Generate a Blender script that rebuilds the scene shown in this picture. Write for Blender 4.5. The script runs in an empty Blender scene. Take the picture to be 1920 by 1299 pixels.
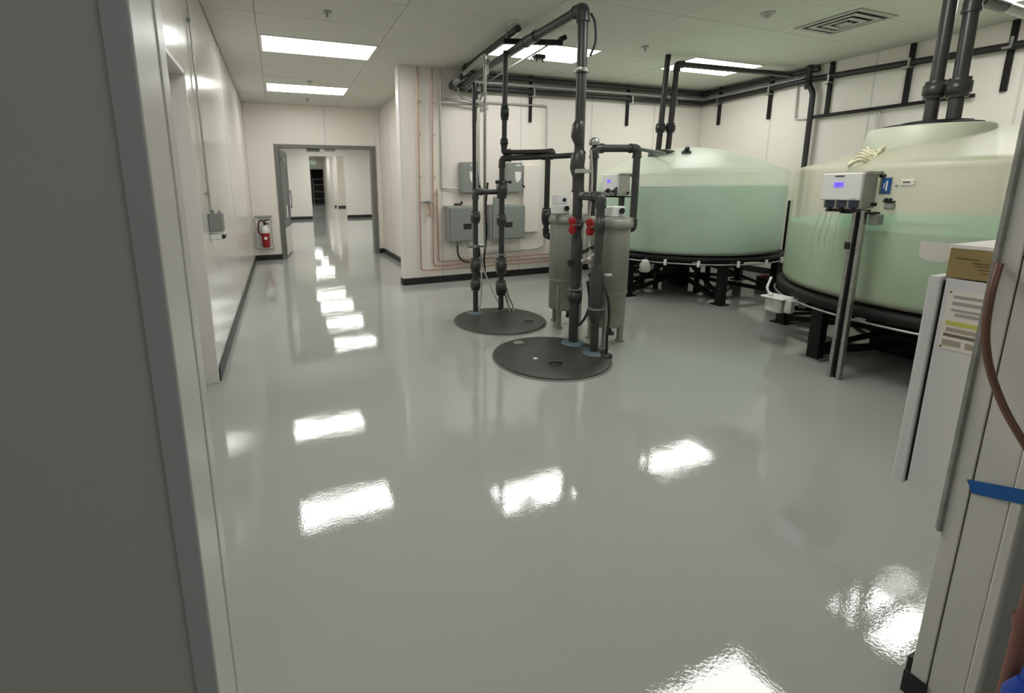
import bpy, math, random
from mathutils import Vector, Matrix
random.seed(7)
S = bpy.context.scene
COL = S.collection
# ---------------------------------------------------------------- camera, light level
H_CAM = 1.45
yaw, pitch, roll = .3681, .1879, -.0098
ca, sa, cb, sb = math.cos(yaw), math.sin(yaw), math.cos(pitch), math.sin(pitch)
fw = Vector((sa*cb, ca*cb, -sb)); rt = Vector((ca, -sa, 0)); up = rt.cross(fw)
rt, up = rt*math.cos(roll)+up*math.sin(roll), up*math.cos(roll)-rt*math.sin(roll)
cam = bpy.data.cameras.new('camera'); cam_o = bpy.data.objects.new('camera', cam); COL.objects.link(cam_o)
M = Matrix((rt, up, -fw)).transposed().to_4x4(); M.translation = Vector((0, 0, H_CAM)); cam_o.matrix_world = M
cam.sensor_width = 36; cam.lens = 854.73/1920*36
cam.shift_x = (960-857.86)/1920; cam.shift_y = -(649.5-513.19)/1920
cam.clip_start = .02; cam.clip_end = 200
S.camera = cam_o
w = bpy.data.worlds.new('world'); S.world = w; w.use_nodes = True
w.node_tree.nodes['Background'].inputs[0].default_value = (.75, .8, .85, 1)
w.node_tree.nodes['Background'].inputs[1].default_value = .15
S.view_settings.view_transform = 'Standard'; S.view_settings.look = 'None'
S.view_settings.exposure = 0.0; S.view_settings.gamma = 1; S.view_settings.use_curve_mapping = False
LAMP = 11.5        # radiance of the ceiling light diffusers in the tank room
LAMP_FAR = 15.0     # rooms beyond the double doorway
LAMP_FILL = 6.6     # unseen fill panel added behind the camera

# ---------------------------------------------------------------- materials
def mat(name, col, rough=.5, metal=0, bump=None, coat=0, emit=None, mottle=None, spec=.5, trans=0):
    m = bpy.data.materials.new(name); m.use_nodes = True; nt = m.node_tree; b = nt.nodes['Principled BSDF']
    b.inputs['Base Color'].default_value = (*col, 1); b.inputs['Roughness'].default_value = rough
    b.inputs['Metallic'].default_value = metal; b.inputs['Coat Weight'].default_value = coat
    b.inputs['Coat Roughness'].default_value = .05
    b.inputs['Specular IOR Level'].default_value = spec
    b.inputs['Transmission Weight'].default_value = trans
    tc = nt.nodes.new('ShaderNodeTexCoord')
    if emit: b.inputs['Emission Color'].default_value = (*emit[0], 1); b.inputs['Emission Strength'].default_value = emit[1]
    if mottle:   # (scale, second colour, low, high)
        n = nt.nodes.new('ShaderNodeTexNoise'); n.inputs['Scale'].default_value = mottle[0]; n.inputs['Detail'].default_value = 5
        r = nt.nodes.new('ShaderNodeValToRGB'); r.color_ramp.elements[0].position = mottle[2]; r.color_ramp.elements[1].position = mottle[3]
        r.color_ramp.elements[0].color = (*mottle[1], 1); r.color_ramp.elements[1].color = (*col, 1)
        nt.links.new(tc.outputs['Object'], n.inputs['Vector']); nt.links.new(n.outputs['Fac'], r.inputs['Fac']); nt.links.new(r.outputs['Color'], b.inputs['Base Color'])
    if bump:     # list of (scale, strength, distance)
        prev = None
        for sc, st, di in bump:
            n = nt.nodes.new('ShaderNodeTexNoise'); n.inputs['Scale'].default_value = sc; n.inputs['Detail'].default_value = 2
            bn = nt.nodes.new('ShaderNodeBump'); bn.inputs['Strength'].default_value = st; bn.inputs['Distance'].default_value = di
            nt.links.new(tc.outputs['Object'], n.inputs['Vector']); nt.links.new(n.outputs['Fac'], bn.inputs['Height'])
            if prev: nt.links.new(prev.outputs['Normal'], bn.inputs['Normal'])
            prev = bn
        nt.links.new(prev.outputs['Normal'], b.inputs['Normal'])
    return m
EPOXY = mat('grey_epoxy', (.385, .395, .37), .03, bump=[(1.3, 1, .0026), (6, 1, .0006), (100, 1, .00013)], mottle=(.7, (.37, .38, .355), .35, .65), spec=.72)
FRP = mat('white_wall_panel', (.825, .77, .71), .32, bump=[(1.1, .6, .004), (60, .5, .0006)], spec=.4)
FRPG = mat('glossy_wall_panel', (.74, .72, .66), .17, bump=[(1.5, .7, .006), (5, .4, .0015)], spec=.7)
SEAM = mat('seam_strip', (.66, .64, .59), .35)
DRY = mat('painted_wall', (.78, .75, .69), .6, bump=[(80, .3, .0005)])
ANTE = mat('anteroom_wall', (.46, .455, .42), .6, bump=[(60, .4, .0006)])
FRAMEW = mat('painted_frame', (.70, .685, .64), .35, bump=[(40, .5, .0008)])
FRAMEG = mat('blue_grey_trim', (.40, .425, .42), .42, bump=[(50, .3, .0005)])
GREYF = mat('grey_door_paint', (.155, .157, .145), .35)
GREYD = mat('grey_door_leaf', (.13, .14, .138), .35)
BLACK = mat('black_rubber', (.012, .012, .012), .45)
TILE = mat('ceiling_tile', (.66, .66, .59), .8, bump=[(150, .4, .001)])
GRID = mat('ceiling_grid', (.5, .5, .45), .6)
WHITE = mat('white_plastic', (.80, .80, .79), .35)
WHITEM = mat('white_enamel', (.72, .72, .73), .3, bump=[(4, .2, .002)])
PVC = mat('grey_pvc', (.050, .052, .048), .33, mottle=(6, (.037, .038, .036), .4, .6))
PVCD = mat('dark_pvc', (.021, .020, .019), .34)
PVCL = mat('light_grey_pipe', (.38, .385, .37), .25, metal=.3)
STEELB = mat('black_steel', (.007, .007, .006), .55, spec=.3)
GALV = mat('galvanised_steel', (.42, .42, .40), .38, metal=.75, mottle=(25, (.33, .33, .31), .4, .6))
COND = mat('conduit_steel', (.52, .51, .47), .35, metal=.6)
COPPER = mat('copper', (.50, .32, .24), .4, metal=.35)
COPPERD = mat('dull_copper_tube', (.17, .09, .062), .42, metal=.3)
BOXG = mat('grey_enclosure', (.265, .283, .265), .38, metal=.1)
FILT = mat('filter_housing', (.28, .28, .24), .38, metal=.15, mottle=(8, (.25, .25, .215), .4, .6))
LID = mat('manhole_lid', (.043, .044, .038), .42, bump=[(120, .5, .001)], mottle=(14, (.035, .036, .032), .35, .65))
LIDRIM = mat('lid_rim', (.20, .20, .175), .5)
BLUESEAL = mat('blue_sealant', (.07, .12, .15), .5, mottle=(30, (.11, .14, .15), .4, .6))
RED = mat('red_plastic', (.33, .010, .012), .35)
REDX = mat('extinguisher_red', (.36, .010, .012), .3)
BLUE = mat('blue_tape', (.008, .125, .42), .55)
BLUET = mat('blue_tag', (.015, .09, .30), .4)
CARD = mat('cardboard', (.37, .275, .11), .8, mottle=(3, (.31, .24, .10), .35, .7))
PAPER = mat('paper', (.84, .80, .74), .7)
PAPERG = mat('print_grey', (.40, .385, .36), .7)
PAPERD = mat('print_dark', (.19, .16, .11), .7)
PAPERT = mat('print_tan', (.42, .37, .29), .7)
YEL = mat('print_yellow', (.62, .60, .14), .7)
INK = mat('carton_ink', (.16, .11, .035), .8)
JAR = mat('clear_plastic', (.62, .64, .58), .3, mottle=(12, (.45, .47, .43), .4, .6))
CREAM = mat('dried_resin', (.74, .70, .50), .5, bump=[(40, .6, .003)])
DARKBL = mat('dark_blue_plastic', (.035, .045, .07), .3)
SCREEN = mat('lit_screen', (.02, .01, .2), .3, emit=((.16, .10, .85), 1.6))
SCREENO = mat('dark_display', (.03, .03, .028), .2)
GREENX = mat('exit_green', (.02, .30, .12), .4, emit=((.05, .5, .2), .08))
MIRRK = mat('kick_plate', (.72, .72, .68), .12, metal=1)
BROWN = mat('rust_pipe', (.23, .10, .075), .5)
def lampmat(n, s): return mat(n, (.9, .9, .9), .5, emit=((1, 1, .965), s))
LAMPM = lampmat('diffuser_lit', LAMP); LAMPF = lampmat('far_diffuser_lit', LAMP_FAR); FILLH = lampmat('hall_fill_diffuser', 26); FILLM = lampmat('fill_diffuser_lit', LAMP_FILL)
def polym(name, col, t):
    m = bpy.data.materials.new(name); m.use_nodes = True; nt = m.node_tree; b = nt.nodes['Principled BSDF']
    b.inputs['Base Color'].default_value = (*col, 1); b.inputs['Roughness'].default_value = .38
    tc = nt.nodes.new('ShaderNodeTexCoord'); n = nt.nodes.new('ShaderNodeTexNoise'); n.inputs['Scale'].default_value = 2.2
    r = nt.nodes.new('ShaderNodeValToRGB'); r.color_ramp.elements[0].color = (col[0]*.93, col[1]*.94, col[2]*.88, 1); r.color_ramp.elements[1].color = (*col, 1)
    r.color_ramp.elements[0].position = .35; r.color_ramp.elements[1].position = .6
    nt.links.new(tc.outputs['Object'], n.inputs['Vector']); nt.links.new(n.outputs['Fac'], r.inputs['Fac']); nt.links.new(r.outputs['Color'], b.inputs['Base Color'])
    tr = nt.nodes.new('ShaderNodeBsdfTransparent'); mx = nt.nodes.new('ShaderNodeMixShader'); mx.inputs[0].default_value = t
    nt.links.new(b.outputs[0], mx.inputs[1]); nt.links.new(tr.outputs[0], mx.inputs[2]); nt.links.new(mx.outputs[0], nt.nodes['Material Output'].inputs[0])
    return m
POLY = polym('translucent_poly', (.90, .87, .75), .50)
POLY2 = polym('translucent_poly_yellowed', (.89, .82, .66), .54)
LIQ1 = mat('mint_liquid', (.20, .70, .54), .6, mottle=(1.2, (.23, .70, .56), .3, .7))
LIQ2 = mat('pale_green_liquid', (.19, .62, .41), .6, mottle=(1.2, (.22, .62, .43), .3, .7))
NECK = mat('neck_poly', (.62, .66, .52), .4)

# ---------------------------------------------------------------- mesh helpers
class MB:
    def __init__(s): s.v = []; s.f = []; s.sm = []
    def add(s, v, f, smooth=False):
        k = len(s.v); s.v += [tuple(p) for p in v]; s.f += [tuple(i+k for i in q) for q in f]; s.sm += [smooth]*len(f); return s
    def box(s, a, b, bev=0):
        x0, y0, z0 = [min(a[i], b[i]) for i in range(3)]; x1, y1, z1 = [max(a[i], b[i]) for i in range(3)]
        if bev:
            # chamfered box: all edges bevelled
            c = bev; V = []; idx = {}
            for sx in (0, 1):
                for sy in (0, 1):
                    for sz in (0, 1):
                        p = (x1 if sx else x0, y1 if sy else y0, z1 if sz else z0); dx, dy, dz = (-c if sx else c), (-c if sy else c), (-c if sz else c)
                        idx[(sx, sy, sz, 'x')] = len(V); V.append((p[0], p[1]+dy, p[2]+dz))
                        idx[(sx, sy, sz, 'y')] = len(V); V.append((p[0]+dx, p[1], p[2]+dz))
                        idx[(sx, sy, sz, 'z')] = len(V); V.append((p[0]+dx, p[1]+dy, p[2]))
            F = []
            def I(a_, b_, c_, k): return idx[(a_, b_, c_, k)]
            for q in (0, 1):
                F.append([I(q, 0, 0, 'x'), I(q, 1, 0, 'x'), I(q, 1, 1, 'x'), I(q, 0, 1, 'x')])
                F.append([I(0, q, 0, 'y'), I(1, q, 0, 'y'), I(1, q, 1, 'y'), I(0, q, 1, 'y')])
                F.append([I(0, 0, q, 'z'), I(1, 0, q, 'z'), I(1, 1, q, 'z'), I(0, 1, q, 'z')])
            for q in (0, 1):
                for r in (0, 1):
                    F.append([I(q, r, 0, 'x'), I(q, r, 1, 'x'), I(q, r, 1, 'y'), I(q, r, 0, 'y')])
                    F.append([I(q, 0, r, 'x'), I(q, 1, r, 'x'), I(q, 1, r, 'z'), I(q, 0, r, 'z')])
                    F.append([I(0, q, r, 'y'), I(1, q, r, 'y'), I(1, q, r, 'z'), I(0, q, r, 'z')])
            for a_ in (0, 1):
                for b_ in (0, 1):
                    for c_ in (0, 1): F.append([I(a_, b_, c_, 'x'), I(a_, b_, c_, 'y'), I(a_, b_, c_, 'z')])
            cx = Vector(((x0+x1)/2, (y0+y1)/2, (z0+z1)/2)); G = []
            for q in F:
                P = [Vector(V[i]) for i in q]; n = (P[1]-P[0]).cross(P[2]-P[0]); mid = sum(P, Vector())/len(P)
                G.append(q if n.dot(mid-cx) > 0 else q[::-1])
            return s.add(V, G)
        V = [(x0, y0, z0), (x1, y0, z0), (x1, y1, z0), (x0, y1, z0), (x0, y0, z1), (x1, y0, z1), (x1, y1, z1), (x0, y1, z1)]
        return s.add(V, [(0, 3, 2, 1), (4, 5, 6, 7), (0, 1, 5, 4), (1, 2, 6, 5), (2, 3, 7, 6), (3, 0, 4, 7)])
    def beam(s, p, q, wd, ht):     # rectangular bar between two points
        p, q = Vector(p), Vector(q); d = (q-p).normalized(); a = Vector((0, 0, 1)) if abs(d.z) < .9 else Vector((1, 0, 0))
        u = d.cross(a).normalized()*wd/2; v = u.cross(d).normalized()*ht/2
        V = [p-u-v, p+u-v, p+u+v, p-u+v, q-u-v, q+u-v, q+u+v, q-u+v]
        return s.add(V, [(0, 1, 2, 3), (7, 6, 5, 4), (1, 0, 4, 5), (2, 1, 5, 6), (3, 2, 6, 7), (0, 3, 7, 4)])
    def sweep(s, pts, r, n=12, cap=True):
        pts = [Vector(p) for p in pts]; R = r if isinstance(r, (list, tuple)) else [r]*len(pts)
        T = []
        for i in range(len(pts)):
            a = pts[max(i-1, 0)]; b = pts[min(i+1, len(pts)-1)]; T.append((b-a).normalized())
        a = Vector((0, 0, 1)) if abs(T[0].z) < .9 else Vector((1, 0, 0)); u = T[0].cross(a).normalized(); V = []; F = []
        for i, p in enumerate(pts):
            if i:
                u = (u - T[i]*u.dot(T[i])).normalized()
            v = T[i].cross(u)
            for k in range(n):
                t = 2*math.pi*k/n; V.append(p+u*math.cos(t)*R[i]+v*math.sin(t)*R[i])
        for i in range(len(pts)-1):
            for k in range(n):
                a_ = i*n+k; b_ = i*n+(k+1) % n; F.append((a_, b_, b_+n, a_+n))
        s.add(V, F, True)
        if cap:
            s.add(V[:n], [tuple(range(n))[::-1]]); s.add(V[-n:], [tuple(range(n))])
        return s
    def cyl(s, p, q, r, n=16): return s.sweep([p, q], r, n)
    def lathe(s, c, prof, n=32, cap0=True, cap1=True, smooth=True, arc=None):
        V = []; F = []
        for (r, z) in prof:
            for k in range(n):
                t = 2*math.pi*k/n; V.append((c[0]+r*math.cos(t), c[1]+r*math.sin(t), c[2]+z))
        for i in range(len(prof)-1):
            for k in range(n):
                a_ = i*n+k; b_ = i*n+(k+1) % n; F.append((a_, b_, b_+n, a_+n))
        s.add(V, F, smooth)
        if cap0: s.add(V[:n], [tuple(range(n))[::-1]])
        if cap1: s.add(V[-n:], [tuple(range(n))])
        return s
    def ball(s, c, r, n=12, sz=1):
        pr = [(max(1e-4, r*math.sin(math.pi*i/8)), -r*sz*math.cos(math.pi*i/8)) for i in range(9)]
        return s.lathe(c, pr, n, False, False)
    def build(s, name, m, parent=None, **kw):
        me = bpy.data.meshes.new(name); me.from_pydata(s.v, [], s.f); me.validate()
        if len(me.polygons) == len(s.sm): me.polygons.foreach_set('use_smooth', s.sm)
        me.materials.append(m); o = bpy.data.objects.new(name, me); COL.objects.link(o)
        if parent is not None: o.parent = parent; o.matrix_parent_inverse = parent.matrix_world.inverted() if False else Matrix.Translation(-Vector(parent.location)) if parent.type == 'EMPTY' else Matrix()
        for k, v in kw.items(): o[k] = v
        return o
def recentre(o):
    # move the origin of a single-mesh top-level thing to the bottom centre of its bounds
    me = o.data; xs = [v.co for v in me.vertices]
    c = Vector(((min(v.x for v in xs)+max(v.x for v in xs))/2, (min(v.y for v in xs)+max(v.y for v in xs))/2, min(v.z for v in xs)))
    me.transform(Matrix.Translation(-c)); o.location = c; return o
def thing(name, label, cat, loc, group=None):
    o = bpy.data.objects.new(name, None); COL.objects.link(o); o.location = loc; o.empty_display_size = .1
    o['label'] = label; o['category'] = cat
    if group: o['group'] = group
    return o
def part(name, mb, m, parent, label=None):
    o = mb.build(name, m)
    o.parent = parent
    root = parent
    while root.parent: root = root.parent
    if root.type == 'EMPTY': o.data.transform(Matrix.Translation(-Vector(root.location)))
    if label: o['label'] = label
    return o
def single(name, mb, m, label, cat, group=None):
    o = recentre(mb.build(name, m)); o['label'] = label; o['category'] = cat
    if group: o['group'] = group
    return o
def struct(name, mb, m): return mb.build(name, m, kind='structure')
def group_empty(name): # structural holder
    o = bpy.data.objects.new(name, None); COL.objects.link(o); o['kind'] = 'structure'; return o
def fillet(pts, rad, seg=6):
    pts = [Vector(p) for p in pts]; out = [pts[0]]
    for i in range(1, len(pts)-1):
        a, b, c = pts[i-1], pts[i], pts[i+1]; d1 = (a-b); d2 = (c-b); L = min(rad, d1.length*.48, d2.length*.48)
        p, q = b+d1.normalized()*L, b+d2.normalized()*L
        for k in range(seg+1):
            t = k/seg; out.append(p*(1-t)**2+b*2*t*(1-t)+q*t*t)
    out.append(pts[-1]); return out
def elbow(mb, a, b, c, r, L):
    a, b, c = Vector(a), Vector(b), Vector(c); d1 = (a-b).normalized(); d2 = (c-b).normalized()
    pts = fillet([b+d1*L, b, b+d2*L], L*.75)
    mb.sweep(pts, r, 14); mb.cyl(b+d1*L*1.0, b+d1*(L+.02), r*1.1, 14); mb.cyl(b+d2*L*1.0, b+d2*(L+.02), r*1.1, 14)
def collar(p, ax, r, L):      # union / coupling: middle nut with two shoulders
    mb = MB(); p = Vector(p); ax = Vector(ax).normalized()
    mb.sweep([p-ax*L/2, p-ax*L*.3, p-ax*L*.28, p+ax*L*.28, p+ax*L*.3, p+ax*L/2], [r*.86, r*.86, r, r, r*.86, r*.86], 16); return mb
def pipe(name, label, cat, path, r, m, elbows=True, collars=(), group=None, n=14, ecol=None):
    t = thing(name, label, cat, path[0], group)
    part('pipe_run', MB().sweep(fillet(path, r*2.2), r, n), m, t)
    if elbows:
        for i in range(1, len(path)-1):
            e = MB(); elbow(e, path[i-1], path[i], path[i+1], r*1.2, r*2.0); part('elbow', e, ecol or m, t)
    for c in collars: part('union', collar(*c), ecol or m, t)
    return t
X0, Y0, X3, HC = -.53, 6.56, 7.35, 3.112
Y1, X2, XR = 10.18, 1.665, 2.15
YW0, YW1 = .43, .53
# ---------------------------------------------------------------- room shell
struct('floor', MB().box((-5, -3, -.1), (9, 60, 0)), EPOXY)
ceil = struct('ceiling', MB().box((X0-.3, -.1, HC+.013), (X3+.3, Y1+.02, HC+.1)), GRID)
def tiles(parent, x0, x1, y0, y1, ox, oy, px, py, z, m):
    g = .0045; base = {}
    i = math.floor((x0-ox)/px)
    while ox+i*px < x1:
        j = math.floor((y0-oy)/py)
        while oy+j*py < y1:
            a, b = max(x0, ox+i*px)+g/2, min(x1, ox+(i+1)*px)-g/2; c, d = max(y0, oy+j*py)+g/2, min(y1, oy+(j+1)*py)-g/2
            if b-a > .02 and d-c > .02:
                key = (round(b-a, 4), round(d-c, 4)); dz = random.uniform(0, .0015)
                if key not in base:
                    o = MB().box((0, 0, 0), (b-a, d-c, .012), .002).build('ceiling_tile', m); base[key] = o.data
                else:
                    o = bpy.data.objects.new('ceiling_tile', base[key]); COL.objects.link(o)
                o.location = (a, c, z+dz); o.parent = parent
            j += 1
        i += 1
tiles(ceil, X0, X3, .1, Y1, -.08, 5.79, 1.33, .66, HC, TILE)
# left wall with a shallow closed doorway recess
LW = struct('wall_left', MB().box((X0-.3, YW1, 0), (X0-.006, 2.5, HC+.01)).box((X0-.3, 2.5, 2.225), (X0-.006, 3.715, HC+.01)).box((X0-.3, 3.715, 0), (X0-.006, Y1, HC+.01)), SEAM)
def panels_x(par, x, ys, z0, z1, m, side=1, skip=()):
    for a, b in zip(ys[:-1], ys[1:]):
        part('wall_panel', MB().box((x-.006*side, a+.003, z0), (x, b-.003, z1)), m, par)
        if b != ys[-1]: part('seam_strip', MB().box((x, b-.012, z0), (x+.003*side, b+.012, z1), .001), SEAM, par)
def panels_y(par, y, xs, z0, z1, m, side=-1):
    for a, b in zip(xs[:-1], xs[1:]):
        part('wall_panel', MB().box((a+.003, y-.006*side, z0), (b-.003, y, z1)), m, par)
        if b != xs[-1]: part('seam_strip', MB().box((b-.012, y, z0), (b+.012, y+.003*side, z1), .001), SEAM, par)
panels_x(LW, X0, [YW1, 1.2, 2.5], 0, HC, FRPG); panels_x(LW, X0, [2.5, 3.715], 2.225, HC, FRPG)
panels_x(LW, X0, [3.715, 6.365, 9.015, Y1], 0, HC, FRPG)
D = group_empty('door_1')
part('door_leaf', MB().box((X0-.2, 2.5, .01), (X0-.15, 3.715, 2.225)), FRAMEW, D)
part('door_jamb', MB().box((X0-.15, 3.70, 0), (X0+.004, 3.735, 2.24), .003), FRAMEW, D)
part('door_jamb', MB().box((X0-.15, 2.48, 0), (X0+.004, 2.515, 2.24), .003), FRAMEW, D)
part('door_head', MB().box((X0-.15, 2.48, 2.21), (X0+.004, 3.735, 2.24), .003), FRAMEW, D)
# end wall of the corridor bay with the grey double door
EW = struct('wall_corridor_end', MB().box((X0-.3, Y1+.006, 0), (0, Y1+.2, 3.45)).box((2.03, Y1+.006, 0), (8.3, Y1+.2, 3.45)).box((0, Y1+.006, 2.33), (2.03, Y1+.2, 3.45)), DRY)
panels_y(EW, Y1, [X0, 0], 0, HC, FRP); panels_y(EW, Y1, [2.03, XR], 0, HC, FRP); panels_y(EW, Y1, [0, 1.0, 2.03], 2.33, HC, FRP)
D = group_empty('door_2')
part('door_jamb', MB().box((-.012, Y1-.03, 0), (.072, Y1+.22, 2.335), .004), GREYF, D)
part('door_jamb', MB().box((1.945, Y1-.03, 0), (2.037, Y1+.22, 2.335), .004), GREYF, D)
part('door_head', MB().box((.072, Y1-.03, 2.265), (1.945, Y1+.22, 2.335), .004), GREYF, D)
h0, h1 = Vector((.085, Y1+.22, 0)), Vector((.235, Y1+1.16, 0)); dd = (h1-h0).normalized(); nn = Vector((dd.y, -dd.x, 0))
LEAF = [D]
def leafpart(name, a0, a1, z0, z1, o0, o1, m, label=None):
    V = [h0+dd*a+nn*o+Vector((0, 0, z)) for z in (z0, z1) for a, o in ((a0, o0), (a1, o0), (a1, o1), (a0, o1))]
    return part(name, MB().add(V, [(0, 1, 2, 3), (7, 6, 5, 4), (1, 0, 4, 5), (2, 1, 5, 6), (3, 2, 6, 7), (0, 3, 7, 4)]), m, LEAF[-1], label)
LEAF.append(leafpart('door_leaf', 0, .95, .02, 2.25, -.045, 0, GREYD, 'open grey door leaf'))
leafpart('kick_plate', .03, .93, .03, .62, .001, .004, MIRRK)
leafpart('door_handle', .86, .89, 1.0, 1.42, .04, .06, PVCL); leafpart('handle_mount', .865, .885, 1.03, 1.06, 0, .04, PVCL); leafpart('handle_mount', .865, .885, 1.36, 1.39, 0, .04, PVCL)
leafpart('door_closer', .1, .4, 2.02, 2.1, .001, .05, GALV); leafpart('door_edge', .94, .955, .7, 2.25, -.046, .004, BLACK)
leafpart('latch', .88, .93, .66, .69, .001, .06, GALV); leafpart('door_notice', .40, .55, .82, 1.10, .001, .003, PAPER, 'white paper notice')
part('door_closer', MB().box((.62, Y1+.05, 2.205), (.88, Y1+.12, 2.262), .005), GREYF, D)
part('door_closer', MB().box((.98, Y1+.05, 2.215), (1.2, Y1+.12, 2.262), .005), GALV, D)
part('door_notice', MB().add([(.123, Y1+.42, 1.06), (.123, Y1+.60, .92), (.123, Y1+.58, .76), (.123, Y1+.46, .84)], [(0, 1, 2, 3)]), PAPER, D, 'white torn paper notice')
# corridor bay right wall, copper-pipe wall, right wall
RW = struct('wall_bay_right', MB().box((XR+.006, 6.71, 0), (XR+.2, Y1+.1, HC+.01)), DRY)
panels_x(RW, XR, [6.71, 8.0, 9.3, Y1], 0, HC, FRP, side=-1)
BW = struct('wall_back', MB().box((X2+.006, Y0+.006, 0), (X3+.3, Y0+.149, HC+.01)), DRY)
panels_y(BW, Y0, [X2, 2.29, 3.615, 4.94, 6.265, X3], 0, HC, FRP)
part('wall_panel', MB().box((X2, Y0, 0), (X2+.006, Y0+.149, HC)), FRP, BW)
part('corner_trim', MB().box((X2-.004, Y0-.004, .1), (X2+.022, Y0+.02, HC), .003), WHITE, BW)
SW = struct('wall_right', MB().box((X3+.006, -.1, 0), (X3+.3, Y0+.1, HC+.01)), DRY)
panels_x(SW, X3, [.1, 1.26, 2.585, 3.91, 5.235, Y0], 0, HC, FRP, side=-1)
# baseboards
def bb(n, a, b): return struct('baseboard_'+n, MB().box(a, b, .004), BLACK)
bb('left', (X0, 3.735, 0), (X0+.014, Y1, .105)); bb('corridor_left', (X0, Y1-.014, 0), (-.012, Y1, .105)); bb('corridor_right', (2.04, Y1-.014, 0), (XR, Y1, .105))
bb('bay_right', (XR-.014, 6.71, 0), (XR, Y1, .105)); bb('back', (X2-.012, Y0-.014, 0), (X3, Y0, .105)); bb('corner', (X2-.014, Y0, 0), (X2, 6.71, .105)); bb('right', (X3-.014, .1, 0), (X3, Y0, .105))
# front wall (camera side) with the opening we look through
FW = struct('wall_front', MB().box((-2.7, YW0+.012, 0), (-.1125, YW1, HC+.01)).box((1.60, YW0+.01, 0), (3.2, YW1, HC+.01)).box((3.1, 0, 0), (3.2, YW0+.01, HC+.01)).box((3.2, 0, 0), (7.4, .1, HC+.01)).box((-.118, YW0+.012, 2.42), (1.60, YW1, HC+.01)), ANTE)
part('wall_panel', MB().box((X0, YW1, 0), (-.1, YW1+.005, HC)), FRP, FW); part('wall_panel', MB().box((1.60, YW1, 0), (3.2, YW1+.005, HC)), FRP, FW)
D = group_empty('door_3')
part('casing', MB().box((-.112, YW0, 0), (-.0935, YW0+.02, 2.4), .001), FRAMEG, D)
part('door_jamb', MB().box((-.110, YW0+.002, 0), (-.0925, YW1-.016, 2.4), .0008), FRAMEW, D)
part('jamb_lip', MB().box((-.112, YW1-.012, 0), (-.0915, YW1+.018, 2.4), .001), FRAMEW, D)
part('door_head', MB().box((-.118, YW0, 2.4), (1.60, YW1+.01, 2.43)), FRAMEW, D)
part('door_jamb', MB().box((1.587, YW1-.03, 0), (1.60, YW1+.004, 2.4), .0015), FRAMEW, D)
part('jamb_panel', MB().box((1.589, YW0+.002, 0), (1.602, YW1-.033, 2.4), .0015), FRAMEW, D)
part('casing', MB().box((1.583, YW0-.02, 0), (1.61, YW0, 2.4), .003), FRAMEW, D)
part('gap_shade_strip', MB().box((1.578, YW1+.001, .53), (1.60, YW1+.014, 2.4), .004), GALV, D, 'grey strip standing in for the shaded gap beside the cabinet')  # solid grey strip modelled where shade fills the cabinet's mounting gap
struct('baseboard_front', MB().box((1.581, YW1-.034, 0), (1.587, YW1+.016, .07)).box((1.60, YW1+.005, 0), (3.2, YW1+.02, .105)), BLACK)
# anteroom behind the camera
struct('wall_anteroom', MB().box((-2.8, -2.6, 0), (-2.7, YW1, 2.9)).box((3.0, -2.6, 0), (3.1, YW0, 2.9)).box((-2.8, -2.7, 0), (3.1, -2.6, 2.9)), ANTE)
struct('ceiling_anteroom', MB().box((-2.8, -2.7, 2.8), (3.1, YW0+.01, 2.9)), ANTE)
# rooms beyond the double door
struct('wall_far_left', MB().box((-3.1, Y1+.2, 0), (-3, 23.1, 3.45)), DRY); struct('wall_far_right', MB().box((8, Y1+.2, 0), (8.1, 23.1, 3.45)), DRY)
struct('wall_far_partition', MB().box((-3.1, 23.1, 0), (1.474, 23.4, 3.45)).box((3.1, 23.1, 0), (8.1, 23.4, 3.45)).box((1.474, 23.1, 2.962), (3.1, 23.4, 3.8)), DRY)
struct('ceiling_far', MB().box((-3.1, Y1+.15, 3.4), (8.1, 23.3, 3.5)), TILE)
struct('baseboard_far_left', MB().box((-3, 23.07, 0), (1.474, 23.1, .14)), BLACK); struct('baseboard_far_right', MB().box((3.1, 23.07, 0), (8, 23.1, .14)), BLACK)
struct('wall_far_hall_left', MB().box((.4, 23.4, 0), (.5, 46, 4.3)), DRY); struct('wall_far_hall_right', MB().box((6, 23.4, 0), (6.1, 46, 4.3)).box((4.12, 37.5, 0), (6, 46, 4.3)), DRY)
struct('trim_pilaster', MB().box((4.25, 36, 0), (6, 37.5, 4.3)), FRP)
struct('baseboard_far_hall', MB().box((4.1, 37.47, 0), (4.25, 37.5, .13)).box((4.22, 35.97, 0), (6, 36, .13)), BLACK)
struct('ceiling_far_hall', MB().box((.4, 23.3, 4.2), (6.1, 46.2, 4.3)), TILE)
struct('wall_far_end', MB().box((.4, 46, 0), (3.0, 46.2, 4.3)).box((4.75, 46, 0), (6.1, 46.2, 4.3)).box((3.0, 46, 3.25), (4.75, 46.2, 4.3)), DRY)
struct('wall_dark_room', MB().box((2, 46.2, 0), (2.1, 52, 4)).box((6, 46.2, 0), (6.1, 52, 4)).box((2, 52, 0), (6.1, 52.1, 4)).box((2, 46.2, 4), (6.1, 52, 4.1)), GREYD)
D = group_empty('door_4'); part('door_jamb', MB().box((2.95, 45.95, 0), (3.02, 46.2, 3.27)).box((4.70, 45.95, 0), (4.77, 46.2, 3.27)), GREYF, D); part('door_head', MB().box((2.95, 45.95, 3.2), (4.77, 46.2, 3.28)), GREYF, D)
t = thing('storage_rack', 'dark storage rack in the unlit room at the far end', 'rack', (3.9, 50, 0))
for x in (3.4, 4.5):
    for y in (49.6, 50.2): part('upright', MB().box((x, y, 0), (x+.05, y+.05, 2.4)), GALV, t)
for z in (.4, 1.1, 1.8, 2.35): part('shelf', MB().box((3.4, 49.6, z), (4.55, 50.25, z+.05)), GALV, t)
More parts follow.
